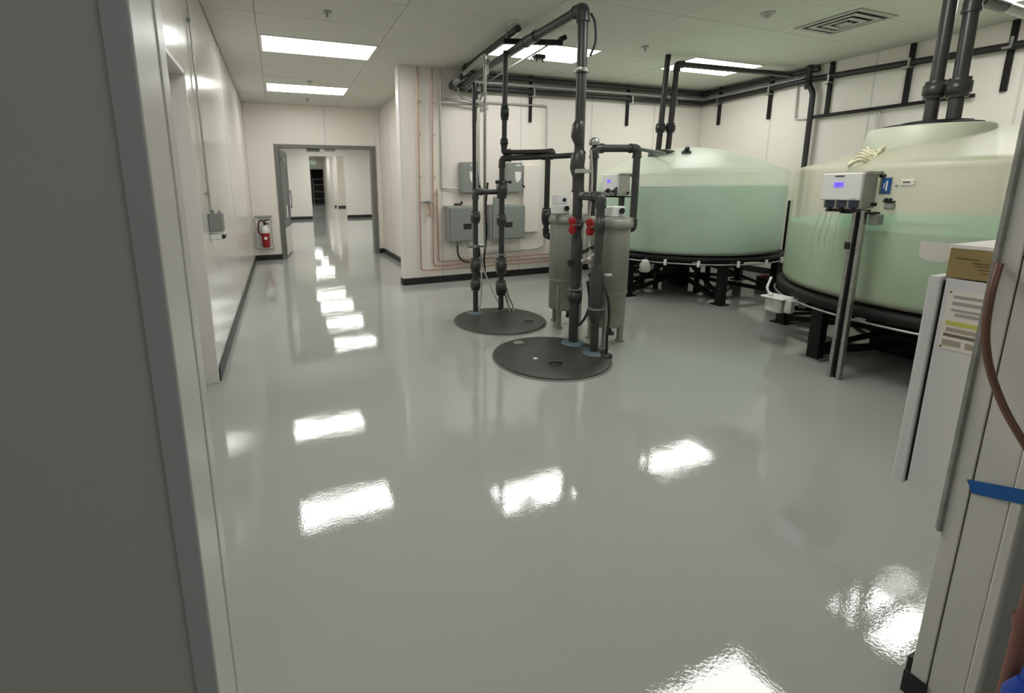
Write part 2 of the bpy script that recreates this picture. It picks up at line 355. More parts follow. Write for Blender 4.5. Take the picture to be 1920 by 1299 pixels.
t = thing('exit_sign', 'small green exit sign high in the far hallway', 'sign', (2.0, 28, 2.9))
part('sign_panel', MB().box((1.78, 28, 2.78), (2.14, 28.04, 2.98), .005), mat('exit_panel', (.45, .52, .42), .4), t)
def strokes(par, m, word, x, y, z, h, wd, gap, nrm='y', th=.012, depth=.004):
    L = {'E': [(0, 0, 0, 1), (0, 0, 1, 0), (0, .5, .8, .5), (0, 1, 1, 1)], 'X': [(0, 0, 1, 1), (0, 1, 1, 0)], 'I': [(.5, 0, .5, 1)], 'T': [(.5, 0, .5, 1), (0, 1, 1, 1)]}
    mb = MB()
    for i, c in enumerate(word):
        for a, b, c2, d in L[c]:
            mb.beam((x+i*(wd+gap)+a*wd, y, z+b*h), (x+i*(wd+gap)+c2*wd, y, z+d*h), depth, th)
    part('lettering', mb, m, par)
strokes(t, GREENX, 'EXIT', 1.82, 27.995, 2.82, .12, .055, .022, th=.02)
part('stem', MB().cyl((1.96, 28.02, 2.97), (1.96, 28.02, 4.2), .015), GALV, t)

# ---------------------------------------------------------------- ceiling lights
def light(cx, cy, label, m=LAMPM, z=HC, sx=1.27, sy=.61):
    t = thing('ceiling_light', label, 'light', (cx, cy, z), 'ceiling light panels')
    fr = MB(); a, b, w_ = sx/2+.022, sy/2+.022, .022
    fr.box((cx-a, cy-b, z-.008), (cx+a, cy-b+w_, z)).box((cx-a, cy+b-w_, z-.008), (cx+a, cy+b, z)).box((cx-a, cy-b+w_, z-.008), (cx-a+w_, cy+b-w_, z)).box((cx+a-w_, cy-b+w_, z-.008), (cx+a, cy+b-w_, z))
    part('frame', fr, WHITE, t)
    part('diffuser', MB().box((cx-sx/2, cy-sy/2, z-.005), (cx+sx/2, cy+sy/2, z-.001)), m, t, 'glowing white diffuser')
light(.595, 6.11, 'lit ceiling panel nearest the left wall, larger of the two over the corridor bay')
light(.60, 2.25, 'lit ceiling panel just above the opening, out of sight overhead')
light(.60, 8.58, 'lit ceiling panel over the corridor bay nearest the grey double door')
light(3.27, 5.36, 'lit ceiling panel partly hidden behind the overhead grey pipe rack')
light(5.95, 5.2, 'lit ceiling panel above the mint green tank')
light(5.95, 2.2, 'lit ceiling panel at the top right corner above the near tank')
light(3.27, 2.2, 'lit ceiling panel seen only as the lowest reflection on the floor')
ORD = ('first', 'second', 'third', 'fourth', 'fifth')
for i, y in enumerate((12.1, 14.2, 16.6, 19.0, 21.4)):
    light(1.95, y, 'lit ceiling panel beyond the double door, %s of the middle row' % ORD[i], LAMPF, 3.4)
    if i % 2:  # side rows are unseen panels added to light the far room
        light(-1, y, 'added unseen fill panel beyond the double door, left row, %s one' % ORD[i//2], LAMPF, 3.4)
        light(5, y, 'added unseen fill panel beyond the double door, right row, %s one' % ORD[i//2], LAMPF, 3.4)
for i, y in enumerate((25.5, 28.5, 32, 36, 41)): light(2.6, y, 'added unseen fill panel of the far hallway, %s from its opening' % ORD[i], FILLH, 4.2)  # out-of-view panels added to brighten the hallway walls
light(.4, -1.4, 'added unseen fill panel in the entry room behind the camera', FILLM, 2.8)  # fill lamp added out of view to brighten the near left wall

# ---------------------------------------------------------------- pipe risers on the manhole lids
def lid(cx, cy, r, label):
    t = thing('manhole_cover', label, 'cover', (cx, cy, 0))
    part('rim', MB().lathe((cx, cy, 0), [(r+.012, 0), (r+.012, .006), (r+.002, .009), (r-.03, .009)], 64), LIDRIM, t)
    part('plate', MB().lathe((cx, cy, 0), [(r, .009), (r, .018), (r-.006, .021), (r*.5, .022)], 64), LID, t)
    return t
LA = lid(2.16, 4.33, .495, 'round black floor cover farther from the camera under two thin risers')
part('lift_handle', MB().sweep(fillet([(2.36, 4.13, .02), (2.36, 4.13, .035), (2.44, 4.1, .035), (2.44, 4.1, .02)], .01), .006, 8), BLACK, LA)
LB = lid(2.085, 3.19, .495, 'round black floor cover nearest the camera with a white dot')
part('lift_handle', MB().lathe((2.0, 3.0, .02), [(.05, 0), (.05, .008), (.032, .008), (.032, 0)], 20).sweep(fillet([(1.955, 3.02, .025), (1.97, 3.015, .04), (2.04, 2.985, .04), (2.055, 2.98, .025)], .01), .007, 8), BLACK, LB)
part('white_plug', MB().lathe((1.92, 3.17, .021), [(.02, 0), (.02, .003), (.012, .006)], 16), WHITE, LB, 'white round plug')
part('hinge_lug', MB().box((1.93, 3.52, .0), (2.02, 3.6, .035), .008), LIDRIM, LB)
def seal(x, y, r, n=9):
    return MB().lathe((x, y, .02), [(r*1.25, 0), (r*1.15, .012), (r*.9, .02), (r*.5, .022)], 18)
Z = (0, 0, 1)
A1 = pipe('pipe_riser', 'left thin dark riser standing on the farther floor cover', 'pipe', [(2.02, 4.67, .02), (2.02, 4.67, 1.395), (2.29, 4.64, 1.395)], .030, PVC,
          collars=[((2.02, 4.67, 1.12), Z, .056, .13), ((2.02, 4.67, .58), Z, .062, .16), ((2.02, 4.67, .36), Z, .058, .13)])
part('pipe_seal', seal(2.02, 4.67, .075), BLUESEAL, A1); part('pipe_clamp', MB().cyl((1.93, 4.66, .80), (2.12, 4.66, .80), .02, 10).cyl((2.02, 4.67, .785), (2.02, 4.67, .815), .048, 16), GALV, A1)
A2 = pipe('pipe_riser', 'right thin dark riser on the farther floor cover reaching the pipe rack', 'pipe', [(2.327, 4.636, .02), (2.327, 4.636, 1.70)], .032, PVC,
          collars=[((2.327, 4.636, 1.42), Z, .062, .20), ((2.327, 4.636, 1.08), Z, .056, .13), ((2.327, 4.636, .56), Z, .064, .18), ((2.327, 4.636, .30), Z, .064, .17)])
part('pipe_seal', seal(2.327, 4.636, .07), LID, A2)
part('valve_handle', MB().cyl((2.24, 4.6, 1.50), (2.42, 4.6, 1.50), .012, 8).ball((2.25, 4.6, 1.50), .022).ball((2.41, 4.6, 1.50), .02), BLACK, A2)
part('pipe_clamp', MB().cyl((2.327, 4.636, .68), (2.327, 4.636, .70), .05, 16), GALV, A2)
up2 = pipe('drop_pipe', 'thin dark pipe dropping from the rack to a doubled elbow above the farther cover', 'pipe', [(2.36, 4.64, 2.86), (2.352, 4.64, 1.82), (2.70, 4.30, 1.812)], .028, PVCD,
     collars=[((2.356, 4.64, 2.24), Z, .046, .16), ((2.353, 4.64, 1.93), Z, .044, .08)])
part('end_elbow', MB().sweep(fillet([(2.69, 4.31, 1.812), (2.735, 4.27, 1.812), (2.735, 4.27, 1.765)], .04), .033, 12), PVCD, up2)
hp = pipe('cross_pipe', 'dark horizontal pipe linking the thin riser to the thick central riser', 'pipe', [(2.327, 4.636, 1.66), (2.327, 4.636, 1.755), (2.70, 4.30, 1.760), (2.93, 4.10, 1.765), (2.50, 3.43, 1.73)], .030, PVCD, elbows=False)
e = MB(); elbow(e, (2.327, 4.636, 1.6), (2.327, 4.636, 1.755), (2.70, 4.30, 1.76), .038, .08); part('elbow', e, PVCD, hp)
part('tee', MB().cyl((2.655, 4.34, 1.759), (2.745, 4.26, 1.761), .036, 14), PVCD, hp)
F1in = pipe('inlet_pipe', 'dark vertical pipe feeding the left filter housing', 'pipe', [(2.70, 4.30, 1.74), (2.70, 4.30, .915), (2.73, 4.10, .915)], .029, PVCD,
            collars=[((2.70, 4.30, 1.13), Z, .052, .18)])
part('clamp_strap', MB().cyl((2.70, 4.30, 1.19), (2.70, 4.30, 1.20), .056, 16), GALV, F1in)
# thick central riser
M1 = pipe('main_riser', 'thick grey riser nearest the left on the near cover rising to the ceiling', 'pipe',
          [(2.44, 3.375, .02), (2.43, 3.375, 1.5), (2.415, 3.375, 2.86), (2.41, 4.2, 2.86), (2.53, 6.30, 2.86), (2.80, 6.40, 2.86)], .042, PVC,
          collars=[((2.44, 3.375, .47), Z, .066, .13), ((2.435, 3.375, 1.12), Z, .052, .1)], n=18)
part('reducer', MB().sweep([(2.44, 3.375, .02), (2.44, 3.375, .44)], .043, 16).sweep([(2.44, 3.375, .55), (2.44, 3.375, .60), (2.44, 3.375, .95), (2.44, 3.375, 1.0)], [.042, .050, .050, .042], 16), PVC, M1)
part('valve_body', MB().sweep([(2.405, 3.36, 1.98), (2.40, 3.36, 1.95), (2.39, 3.36, 1.86), (2.41, 3.36, 1.80)], [.04, .052, .052, .036], 14), PVC, M1)
part('valve_body', MB().sweep([(2.42, 3.36, 1.74), (2.41, 3.36, 1.70), (2.40, 3.36, 1.60), (2.42, 3.36, 1.50)], [.042, .060, .060, .042], 14), PVC, M1)
part('flange_ring', MB().cyl((2.44, 3.375, .53), (2.44, 3.375, .54), .072, 20), GALV, M1)
part('pipe_clamp', MB().cyl((2.417, 3.375, 2.37), (2.417, 3.375, 2.40), .063, 18).box((2.34, 3.3, 2.375), (2.37, 3.34, 2.395)), GALV, M1)
part('strut_clamp', MB().box((2.355, 3.29, 1.555), (2.50, 3.33, 1.59), .004), COND, M1)
part('pipe_seal', seal(2.44, 3.375, .085), BLUESEAL, M1)
part('hose', MB().sweep(fillet([(2.47, 3.35, 2.82), (2.50, 3.33, 2.76), (2.52, 3.33, 2.6), (2.48, 3.35, 2.5)], .1), .01, 8), BLACK, M1)
t = thing('hand_valve', 'black knob valve on the left side of the thick riser', 'handle', (2.36, 3.33, .79))
part('stem', MB().cyl((2.38, 3.36, .79), (2.34, 3.31, .79), .018), BLACK, t); part('knob', MB().cyl((2.345, 3.315, .79), (2.33, 3.295, .79), .032), BLACK, t)
# second thick riser
M2 = pipe('main_riser', 'thick grey riser on the near cover turning over at waist height', 'pipe',
          [(2.454, 3.089, .02), (2.452, 3.089, 1.36), (2.43, 3.33, 1.365)], .035, PVC,
          collars=[((2.454, 3.089, 1.13), Z, .046, .16)], n=18)
part('reducer', MB().sweep([(2.454, 3.089, .36), (2.454, 3.089, .44), (2.454, 3.089, .72), (2.453, 3.089, .80)], [.036, .06, .058, .036], 16), PVC, M2)
part('coupling', MB().sweep([(2.454, 3.089, .30), (2.454, 3.089, .36), (2.454, 3.089, .42)], [.038, .062, .066], 18), PVC, M2)
part('flange_ring', MB().cyl((2.454, 3.089, .42), (2.454, 3.089, .432), .07, 20), GALV, M2)
part('pipe_seal', seal(2.454, 3.089, .08), BLUESEAL, M2)
M3 = pipe('bypass_pipe', 'grey pipe loop arching over to the right side of the right filter housing', 'pipe',
          [(2.565, 3.35, 1.19), (2.565, 3.35, 1.765), (3.03, 3.35, 1.775), (3.03, 3.35, 1.06), (2.88, 3.35, 1.06)], .032, PVC, n=16)
part('valve_cap', MB().lathe((2.56, 3.35, 1.79), [(.04, 0), (.045, .02), (.04, .05), (.02, .065)], 16), GALV, M3)
t = thing('pipe_brace', 'brown grey strut clamped across the two thick risers', 'brace', (2.45, 3.25, 1.36))
part('strut', MB().beam((2.39, 3.30, 1.385), (2.62, 3.16, 1.385), .04, .03), GALV, t); part('bolt', MB().cyl((2.60, 3.13, 1.40), (2.64, 3.13, 1.43), .012).ball((2.56, 3.14, 1.41), .02), BLACK, t)
# hoses and small valves between the thick risers
t = thing('sample_valve', 'tangle of silver and black sampling valves between the thick risers', 'valve', (2.47, 3.2, .75))
part('valve_body', MB().ball((2.46, 3.2, .83), .035).cyl((2.44, 3.28, .80), (2.47, 3.14, .88), .02).cyl((2.46, 3.2, .76), (2.46, 3.2, .92), .016), COND, t)
part('valve_lever', MB().beam((2.40, 3.3, .86), (2.50, 3.12, .97), .018, .03), BLACK, t); part('valve_lever', MB().beam((2.45, 3.2, .70), (2.47, 3.1, .64), .02, .02), BLACK, t)
part('outlet', MB().cyl((2.43, 3.13, .70), (2.55, 3.02, .71), .022).ball((2.44, 3.1, .69), .034), GALV, t)
part('tube', MB().sweep(fillet([(2.49, 3.25, .9), (2.50, 3.3, 1.05), (2.52, 3.3, 1.5), (2.49, 3.3, 1.75)], .1), .011, 8), COND, t)
single('drain_hose', MB().sweep(fillet([(2.47, 3.06, .66), (2.50, 3.0, .55), (2.53, 3.0, .35), (2.51, 3.0, .2), (2.51, 2.99, .03)], .12), .011, 8), BLACK, 'black hose curling down beside the right thick riser to the cover', 'hose')
single('drain_hose', MB().sweep(fillet([(2.50, 3.28, .62), (2.53, 3.26, .4), (2.50, 3.3, .26), (2.46, 3.33, .2)], .12), .012, 8), PVCD, 'dark grey hose bowing out of the left thick riser', 'hose')
single('cord_grommet', MB().lathe((2.50, 2.98, .02), [(.05, 0), (.045, .02), (.02, .03)], 14).ball((2.50, 3.02, .04), .03), BLACK, 'black grommet where the drain hose enters the near cover', 'grommet')
# red valve levers
for (x, y, z, lb) in ((2.365, 3.33, 1.12, 'left red valve grip against the thick riser'), (2.465, 3.22, 1.11, 'right red valve grip between the two thick risers')):
    t = thing('valve_grip', lb, 'handle', (x, y, z))
    part('grip', MB().sweep([(x-.02, y, z+.065), (x-.015, y, z+.04), (x, y, z), (x-.008, y, z-.05), (x-.005, y, z-.075)], [.022, .036, .03, .036, .026], 12), RED, t)
    part('bracket', MB().box((x-.03, y-.045, z-.006), (x+.05, y-.03, z+.006)), GALV, t)
# ---------------------------------------------------------------- filter housings
def filter_housing(x, y, label, z0=.18, r=.165):
    t = thing('filter_housing', label, 'filter', (x, y, 0))
    part('body', MB().lathe((x, y, 0), [(r*.4, z0), (r*.97, z0+.01), (r, z0+.03), (r, .50), (r*1.03, .505), (r*1.03, 1.09), (r*.98, 1.11)], 36), FILT, t)
    part('band', MB().lathe((x, y, 0), [(r*1.05, .495), (r*1.05, .515)], 36), FILT, t)
    part('lid', MB().lathe((x, y, 0), [(r*1.08, 1.08), (r*1.14, 1.09), (r*1.14, 1.13), (r*1.08, 1.14), (r*1.08, 1.155), (r*.9, 1.17), (r*.3, 1.18)], 36), CREAM if False else FILT, t)
    for k in range(3):
        a = math.radians(95+120*k+ (15 if y < 3.6 else 0)); lx, ly = x+r*.92*math.cos(a), y+r*.92*math.sin(a)
        part('leg', MB().beam((lx, ly, 0.0), (lx, ly, .45), .035, .045).box((lx-.03, ly-.03, 0), (lx+.03, ly+.03, .02)), FILT, t)
    for k in (-1, 1):
        part('lid_lug', MB().box((x+k*r*1.0-.02, y-r*.5, 1.08), (x+k*r*1.0+.02, y-r*.5+.03, 1.17), .004), GALV, t)
    part('drain', MB().cyl((x+.02, y-.04, .10), (x+.02, y-.04, z0), .016).box((x-.0, y-.07, .09), (x+.045, y-.03, .12)), PVC, t)
    return t
filter_housing(2.735, 3.96, 'tall grey cylindrical filter housing on the left, farther one')
filter_housing(2.755, 3.32, 'tall grey cylindrical filter housing on the right, near the looped pipe')
def pump_head(x, y, label, s=1.0, two=True):
    t = thing('pump_head', label, 'pump', (x, y, 1.175))
    cs = part('case', MB().box((x-.075, y-.05, 1.175), (x+.075, y+.07, 1.27), .01), WHITE, t)
    if two: part('upper_case', MB().box((x-.07, y-.03, 1.27), (x+.065, y+.07, 1.37), .012), WHITE, t)
    part('dial', MB().cyl((x+.03, y-.05, 1.23), (x+.03, y-.066, 1.23), .026, 16), BLACK, cs)
    if two: part('dial', MB().cyl((x+.015, y-.03, 1.315), (x+.015, y-.042, 1.315), .018, 16), BLACK, t)
pump_head(2.635, 3.93, 'white two tier pump head with black dials on the left filter housing')
pump_head(2.775, 3.30, 'white pump head with one black dial on the right filter housing', two=False)
single('lid_knob', MB().cyl((2.83, 3.9, 1.17), (2.83, 3.88, 1.25), .014).ball((2.83, 3.88, 1.25), .026), BLACK, 'small black knob on the left filter lid behind the thick riser', 'knob')
# ---------------------------------------------------------------- rack: conduits and struts at the ceiling
t = thing('pipe_rack_strut', 'black strut channel hung below the ceiling carrying the grey pipes', 'strut', (2.6, 4.65, 2.98))
part('channel', MB().beam((2.37, 4.71, 2.975), (3.0, 4.55, 2.975), .045, .05), STEELB, t)
part('end_cap', MB().beam((2.96, 4.55, 3.0), (3.03, 4.54, 3.03), .06, .05), STEELB, t)
for x, y in ((2.4, 4.70), (2.75, 4.61)): part('hanger_rod', MB().cyl((x, y, 2.98), (x, y, 3.112), .008, 8), GALV, t)
part('mount_plate', MB().box((2.36, 4.45, 3.09), (2.5, 4.6, 3.112)), TILE, t)
t = thing('pipe_rack_strut', 'second strut channel hung nearer the back wall under the grey pipes', 'strut', (2.5, 6.0, 2.93))
part('channel', MB().beam((2.46, 6.2, 2.96), (2.85, 6.1, 2.96), .045, .045), STEELB, t)
for x, y in ((2.56, 6.17), (2.78, 6.12)): part('hanger_rod', MB().cyl((x, y, 2.93), (x, y, 3.112), .008, 8), GALV, t)
pipe('ceiling_pipe', 'upper dark pipe running from the strut toward the back wall and along it', 'pipe', [(2.43, 4.50, 3.045), (2.51, 6.16, 3.045), (2.75, 6.46, 3.045), (7.27, 6.46, 3.045), (7.27, 4.55, 3.045)], .036, PVCD)
pipe('ceiling_pipe', 'middle light grey tube standing in for the highlight along the back wall and round the corner', 'pipe', [(2.66, 6.48, 2.955), (7.29, 6.48, 2.955), (7.29, 4.65, 2.955)], .028, PVCL, elbows=False)  # pale tube shaped as the highlight on the dark pipe below
pipe('ceiling_pipe', 'lower dark pipe along the back wall turning onto the right wall and running its length', 'pipe', [(2.66, 6.47, 2.865), (7.27, 6.47, 2.875), (7.27, 4.6, 2.92), (7.27, 2.3, 2.83), (7.27, .6, 2.80)], .040, PVCD, elbows=False)
for (x, y, z), r in (((2.62, 6.44, 2.86), .075), ):
    t = thing('pipe_elbow', 'fat dark elbow turning the ceiling pipes onto the back wall', 'elbow', (x, y, z))
    part('bend', MB().sweep(fillet([(2.41, 6.2, 2.86), (2.41, 6.46, 2.86), (2.75, 6.465, 2.86)], .16), .062, 14), PVCD, t)
    part('valve_block', MB().box((2.50, 6.32, 2.90), (2.74, 6.46, 2.99), .02).box((2.76, 6.36, 2.78), (2.86, 6.48, 2.9), .02), PVCD, t)
pipe('ceiling_conduit', 'thin grey conduit slanting back under the ceiling light', 'conduit', [(2.85, 4.62, 2.95), (2.90, 5.5, 2.95), (2.93, 6.44, 2.93)], .013, GALV, elbows=False, n=8)
t = thing('junction_fitting', 'dark fitting with stub arms hanging under the ceiling light', 'fitting', (2.93, 4.95, 2.93))
part('body', MB().box((2.88, 4.9, 2.90), (3.02, 4.98, 2.95), .012), PVCD, t)
for a in (-.03, .02, .07): part('arm', MB().beam((2.9+a, 4.94, 2.93), (2.88+a*1.8, 4.94, 2.87), .012, .012), PVCD, t)
part('hanger_rod', MB().cyl((2.95, 4.94, 2.94), (2.95, 4.94, 3.112), .006, 8), GALV, t)
for i, (x, y, lb) in enumerate(((2.255, 4.95, 'left silver conduit dropping beside the thin riser'), (2.30, 5.02, 'right silver conduit dropping beside the thin riser'))):
    pipe('drop_conduit', lb, 'conduit', [(x+.1, y+.9, 2.9), (x, y, 2.9), (x, y, 1.3), (x+.01, y, .72)], .0125, COND if i else GALV, elbows=False, n=10)
single('sealed_fitting', MB().box((2.285, 4.97, 2.80), (2.33, 5.0, 2.86), .005).cyl((2.305, 4.985, 2.7), (2.305, 4.985, 2.8), .016, 10), COND, 'pale conduit fitting high beside the thin drop pipe', 'fitting')
pipe('drop_conduit', 'dark and grey conduit pair dropping from the back of the rack to the farther cover', 'conduit', [(2.55, 6.2, 2.78), (2.15, 5.0, 2.6), (2.15, 5.0, 1.0), (2.19, 4.98, .62)], .022, PVCD, elbows=False, n=10)
pipe('drop_conduit', 'light grey conduit close behind the dark one on the back wall', 'conduit', [(2.96, 6.5, 2.8), (2.86, 6.5, 2.6), (2.86, 6.5, 1.6), (2.9, 6.5, 1.38)], .025, COND, elbows=False, n=10)
# cables to the farther cover
for pts, lb in (([(2.19, 4.98, .72), (2.20, 4.9, .5), (2.13, 4.75, .25), (2.06, 4.66, .03)], 'grey cable fanning left onto the farther cover'),
                ([(2.2, 4.98, .75), (2.23, 4.9, .45), (2.30, 4.7, .15), (2.34, 4.6, .03)], 'grey cable crossing right onto the farther cover'),
                ([(2.38, 4.6, .30), (2.40, 4.6, .2), (2.45, 4.58, .1), (2.45, 4.55, .02)], 'short grey cable looping onto the farther cover by the right riser'),
                ([(2.37, 4.62, .25), (2.39, 4.62, .15), (2.42, 4.6, .07), (2.41, 4.58, .02)], 'shorter inner grey cable loop on the farther cover by the right riser')):
    single('cable', MB().sweep(fillet(pts, .1), .010, 8), GALV, lb, 'cable')
single('cable', MB().sweep(fillet([(2.30, 4.95, 1.5), (2.27, 4.95, 1.2), (2.29, 4.95, .9), (2.25, 4.95, .6), (2.27, 4.95, .42)], .1), .012, 8), BLACK, 'black cable hanging left of the right thin riser', 'cable')
t = thing('cable_fitting', 'black cable coupling behind the left thin riser', 'fitting', (2.17, 4.96, .62))
part('sleeve', MB().sweep([(2.15, 4.98, .80), (2.17, 4.97, .72), (2.19, 4.96, .62)], [.026, .034, .022], 10), BLACK, t)
# ---------------------------------------------------------------- equipment on the back wall
YB = Y0
def disconnect(x0, x1, z0, z1, label, dep=.12):
    t = thing('disconnect_switch', label, 'switch box', ((x0+x1)/2, YB-dep/2, z0))
    part('case', MB().box((x0, YB-dep, z0), (x1, YB-.002, z1), .006), BOXG, t)
    cv = part('cover', MB().box((x0+.008, YB-dep-.008, z0+.012), (x1-.008, YB-dep, z1-.01), .004), BOXG, t)
    part('warning_label', MB().add([(x0+.12, YB-dep-.0105, z1-.14), (x1-.03, YB-dep-.0105, z1-.14), (x1-.035, YB-dep-.0105, z1-.25), (x1-.07, YB-dep-.0105, z1-.29), (x1-.11, YB-dep-.0105, z1-.30), (x0+.13, YB-dep-.0105, z1-.24)], [(0, 5, 4, 3, 2, 1)]), PAPER, cv, 'pale grey label')
    part('name_label', MB().box((x1-.12, YB-dep-.011, z1-.055), (x1-.04, YB-dep-.0085, z1-.035)), WHITE, cv)
    part('lever', MB().beam((x1+.012, YB-dep*.6, z1-.15), (x1+.012, YB-dep*.6, z1-.36), .02, .025).beam((x1+.012, YB-dep*.9, z1-.34), (x1+.03, YB-dep*1.2, z1-.38), .02, .02), BLACK, t)
disconnect(2.565, 2.83, 1.355, 1.815, 'small grey switch box upper left, nearer the copper lines')
disconnect(3.33, 3.59, 1.355, 1.815, 'small grey switch box upper right, behind the thin risers')
def panelbox(x0, x1, z0, z1, label, dep=.17, cable=True):
    t = thing('control_enclosure', label, 'enclosure', ((x0+x1)/2, YB-dep/2, z0))
    part('case', MB().box((x0, YB-dep, z0), (x1, YB-.002, z1), .008), BOXG, t)
    dr = part('door', MB().box((x0+.03, YB-dep-.014, z0+.015), (x1-.004, YB-dep, z1-.015), .005), BOXG, t)
    part('rail', MB().box((x0-.02, YB-dep*.7, z1), (x1+.01, YB-.01, z1+.018)), COND, t)
    part('display', MB().box((x0+.24, YB-dep-.018, z0+.19), (x0+.37, YB-dep-.012, z0+.27)), SCREENO, dr)
    part('display_digits', MB().box((x0+.26, YB-dep-.0195, z0+.21), (x0+.29, YB-dep-.0175, z0+.24)).box((x0+.31, YB-dep-.0195, z0+.21), (x0+.34, YB-dep-.0175, z0+.24)), PVC, dr)
    for k in range(3): part('gland', MB().cyl((x0+.13+.05*k, YB-dep*.5, z0-.06), (x0+.13+.05*k, YB-dep*.5, z0), .016, 10), COND if k != 1 else GALV, t)
    return t
panelbox(2.325, 2.79, .635, 1.16, 'large grey control enclosure lower left with small dark display')
panelbox(3.02, 3.62, .635, 1.16, 'large grey control enclosure lower right behind the right thin riser')
single('pipe_stub', MB().sweep(fillet([(2.45, YB-.1, 1.195), (2.57, YB-.1, 1.195), (2.57, YB-.1, 1.24)], .03), .017, 10), BLACK, 'short black bent stub lying on the lower left enclosure', 'pipe stub')
single('power_cable', MB().sweep(fillet([(2.50, YB-.09, .58), (2.50, YB-.09, .42), (2.60, YB-.08, .31), (2.80, YB-.05, .29), (2.95, YB-.04, .30)], .12), .014, 8), BLACK, 'black cable bowing from under the lower left enclosure', 'cable')
single('transformer_box', MB().box((3.05, YB-.2, .64), (3.17, YB-.172, 1.3), .02), BOXG, 'tall rounded grey box edge beside the lower right enclosure', 'box')
single('wall_cabinet', MB().box((3.64, YB-.08, .72), (3.93, YB-.002, 1.78), .01), FRP, 'plain cream cabinet on the wall right of the grey switch boxes', 'cabinet')
single('outlet_plate', MB().box((2.70, YB-.012, .44), (2.86, YB, .62), .004), PAPER, 'white blank plate low on the back wall behind the thin risers', 'plate')
# copper lines
def copper(pts, label, r=.011, ringz=()):
    t = thing('copper_line', label, 'pipe', pts[0]); part('tube', MB().sweep(fillet(pts, .05), r, 10), COPPER, t)
    for z in ringz: part('bracket', MB().cyl((pts[0][0]-.015, YB-.02, z), (pts[0][0]+.03, YB-.02, z), .014, 8), COND, t)
copper([(1.945, YB-.03, HC), (1.93, YB-.03, .215), (4.3, YB-.03, .215)], 'outermost copper line left of all, dropping from the ceiling and turning along the floor', ringz=(2.65, 2.2, 1.6))
copper([(2.16, YB-.03, HC), (2.13, YB-.03, .275), (4.3, YB-.03, .275)], 'middle copper line dropping from the ceiling and turning low along the wall', ringz=(2.64, 2.2, 1.6))
copper([(2.20, YB-.03, 1.42), (2.215, YB-.03, .335), (4.3, YB-.03, .335)], 'short inner copper line starting at waist height', ringz=(1.36,))
t = thing('shutoff_valve', 'silver shutoff valve with copper outlet between the copper lines', 'valve', (2.06, YB-.03, 1.15))
part('body', MB().cyl((1.94, YB-.035, 1.235), (2.14, YB-.035, 1.235), .014).ball((2.05, YB-.045, 1.235), .028).beam((2.0, YB-.06, 1.24), (2.09, YB-.07, 1.25), .015, .012), GALV, t)
part('outlet', MB().sweep([(2.06, YB-.05, 1.22), (2.075, YB-.05, 1.1), (2.06, YB-.05, 1.02)], [.014, .014, .02], 10), COPPER, t)
# steel conduits on the back wall
pipe('wall_conduit', 'thin grey conduit dropping to the upper left switch box', 'conduit', [(2.29, YB-.02, HC), (2.28, YB-.02, 1.44), (2.57, YB-.04, 1.42)], .011, COND, elbows=False, n=8)
pipe('wall_conduit', 'long grey conduit bent down the wall past the upper right switch box', 'conduit', [(3.0, YB-.03, 2.69), (4.06, YB-.03, 2.69), (4.075, YB-.03, .50), (3.95, YB-.03, .44), (2.9, YB-.03, .40)], .014, COND, elbows=False, n=8)
t = thing('wall_conduit', 'pair of grey conduits curling out of the wall and under the pipe rack', 'conduit', (2.45, 6.2, 2.7))
for dz, dy in ((0, 0), (-.07, .05)):
    part('conduit', MB().sweep(fillet([(2.28, YB-.02, 2.70+dz), (2.5, YB-.05+dy*.5, 2.71+dz), (2.8, YB-.1, 2.70+dz), (3.02, YB-.06, 2.66+dz)], .2), .013, 8), COND, t)
part('conduit', MB().sweep(fillet([(2.44, 6.2, 2.9), (2.44, 6.25, 2.75), (2.52, 6.35, 2.70), (2.75, 6.4, 2.66), (3.0, 6.45, 2.64)], .15), .015, 8), GALV, t)
# black strut brackets
def bracket_y(x, z0, z1, label):
    t = thing('strut_bracket', label, 'bracket', (x, YB-.02, z0), 'black strut brackets holding the wall pipes')
    part('channel', MB().box((x-.022, YB-.04, z0), (x+.022, YB-.001, z1), .004), STEELB, t)
    part('clamp', MB().box((x-.03, YB-.135, 2.80), (x+.03, YB-.04, 2.82)).box((x-.012, YB-.14, 2.81), (x+.012, YB-.125, 2.92)), GALV, t)
bracket_y(2.845, 2.42, 3.0, 'black strut bracket on the back wall nearest the copper lines')
bracket_y(3.765, 2.44, 3.11, 'black strut bracket on the back wall above the grey switch boxes')
bracket_y(5.65, 2.45, 3.11, 'black strut bracket on the back wall just right of the thick riser')
bracket_y(6.62, 2.45, 3.11, 'black strut bracket on the back wall behind the twin tank pipes')
def bracket_x(y, z0, z1, label):
    t = thing('strut_bracket', label, 'bracket', (X3-.02, y, z0), 'black strut brackets holding the wall pipes')
    part('channel', MB().box((X3-.04, y-.025, z0), (X3-.001, y+.025, z1), .004), STEELB, t)
    part('clamp', MB().box((X3-.135, y-.035, 2.82), (X3-.04, y+.035, 2.84)).box((X3-.135, y-.04, 2.84), (X3-.115, y-.02, 2.93)), GALV, t)
bracket_x(6.16, 2.48, 3.11, 'black strut bracket on the right wall nearest the far corner')
bracket_x(5.26, 2.46, 3.11, 'black strut bracket on the right wall above the gap between tanks')
bracket_x(4.42, 2.40, 3.11, 'black strut bracket on the right wall at the left end of the low rail')
bracket_x(3.54, 2.40, 3.11, 'black strut bracket meeting the middle of the low rail')
bracket_x(2.70, 2.40, 3.11, 'black strut bracket on the right wall at the far right of the view')
single('strut_rail', MB().box((X3-.085, 2.9, 2.375), (X3-.045, 4.6, 2.415), .003), STEELB, 'long low black strut rail on the right wall', 'rail')
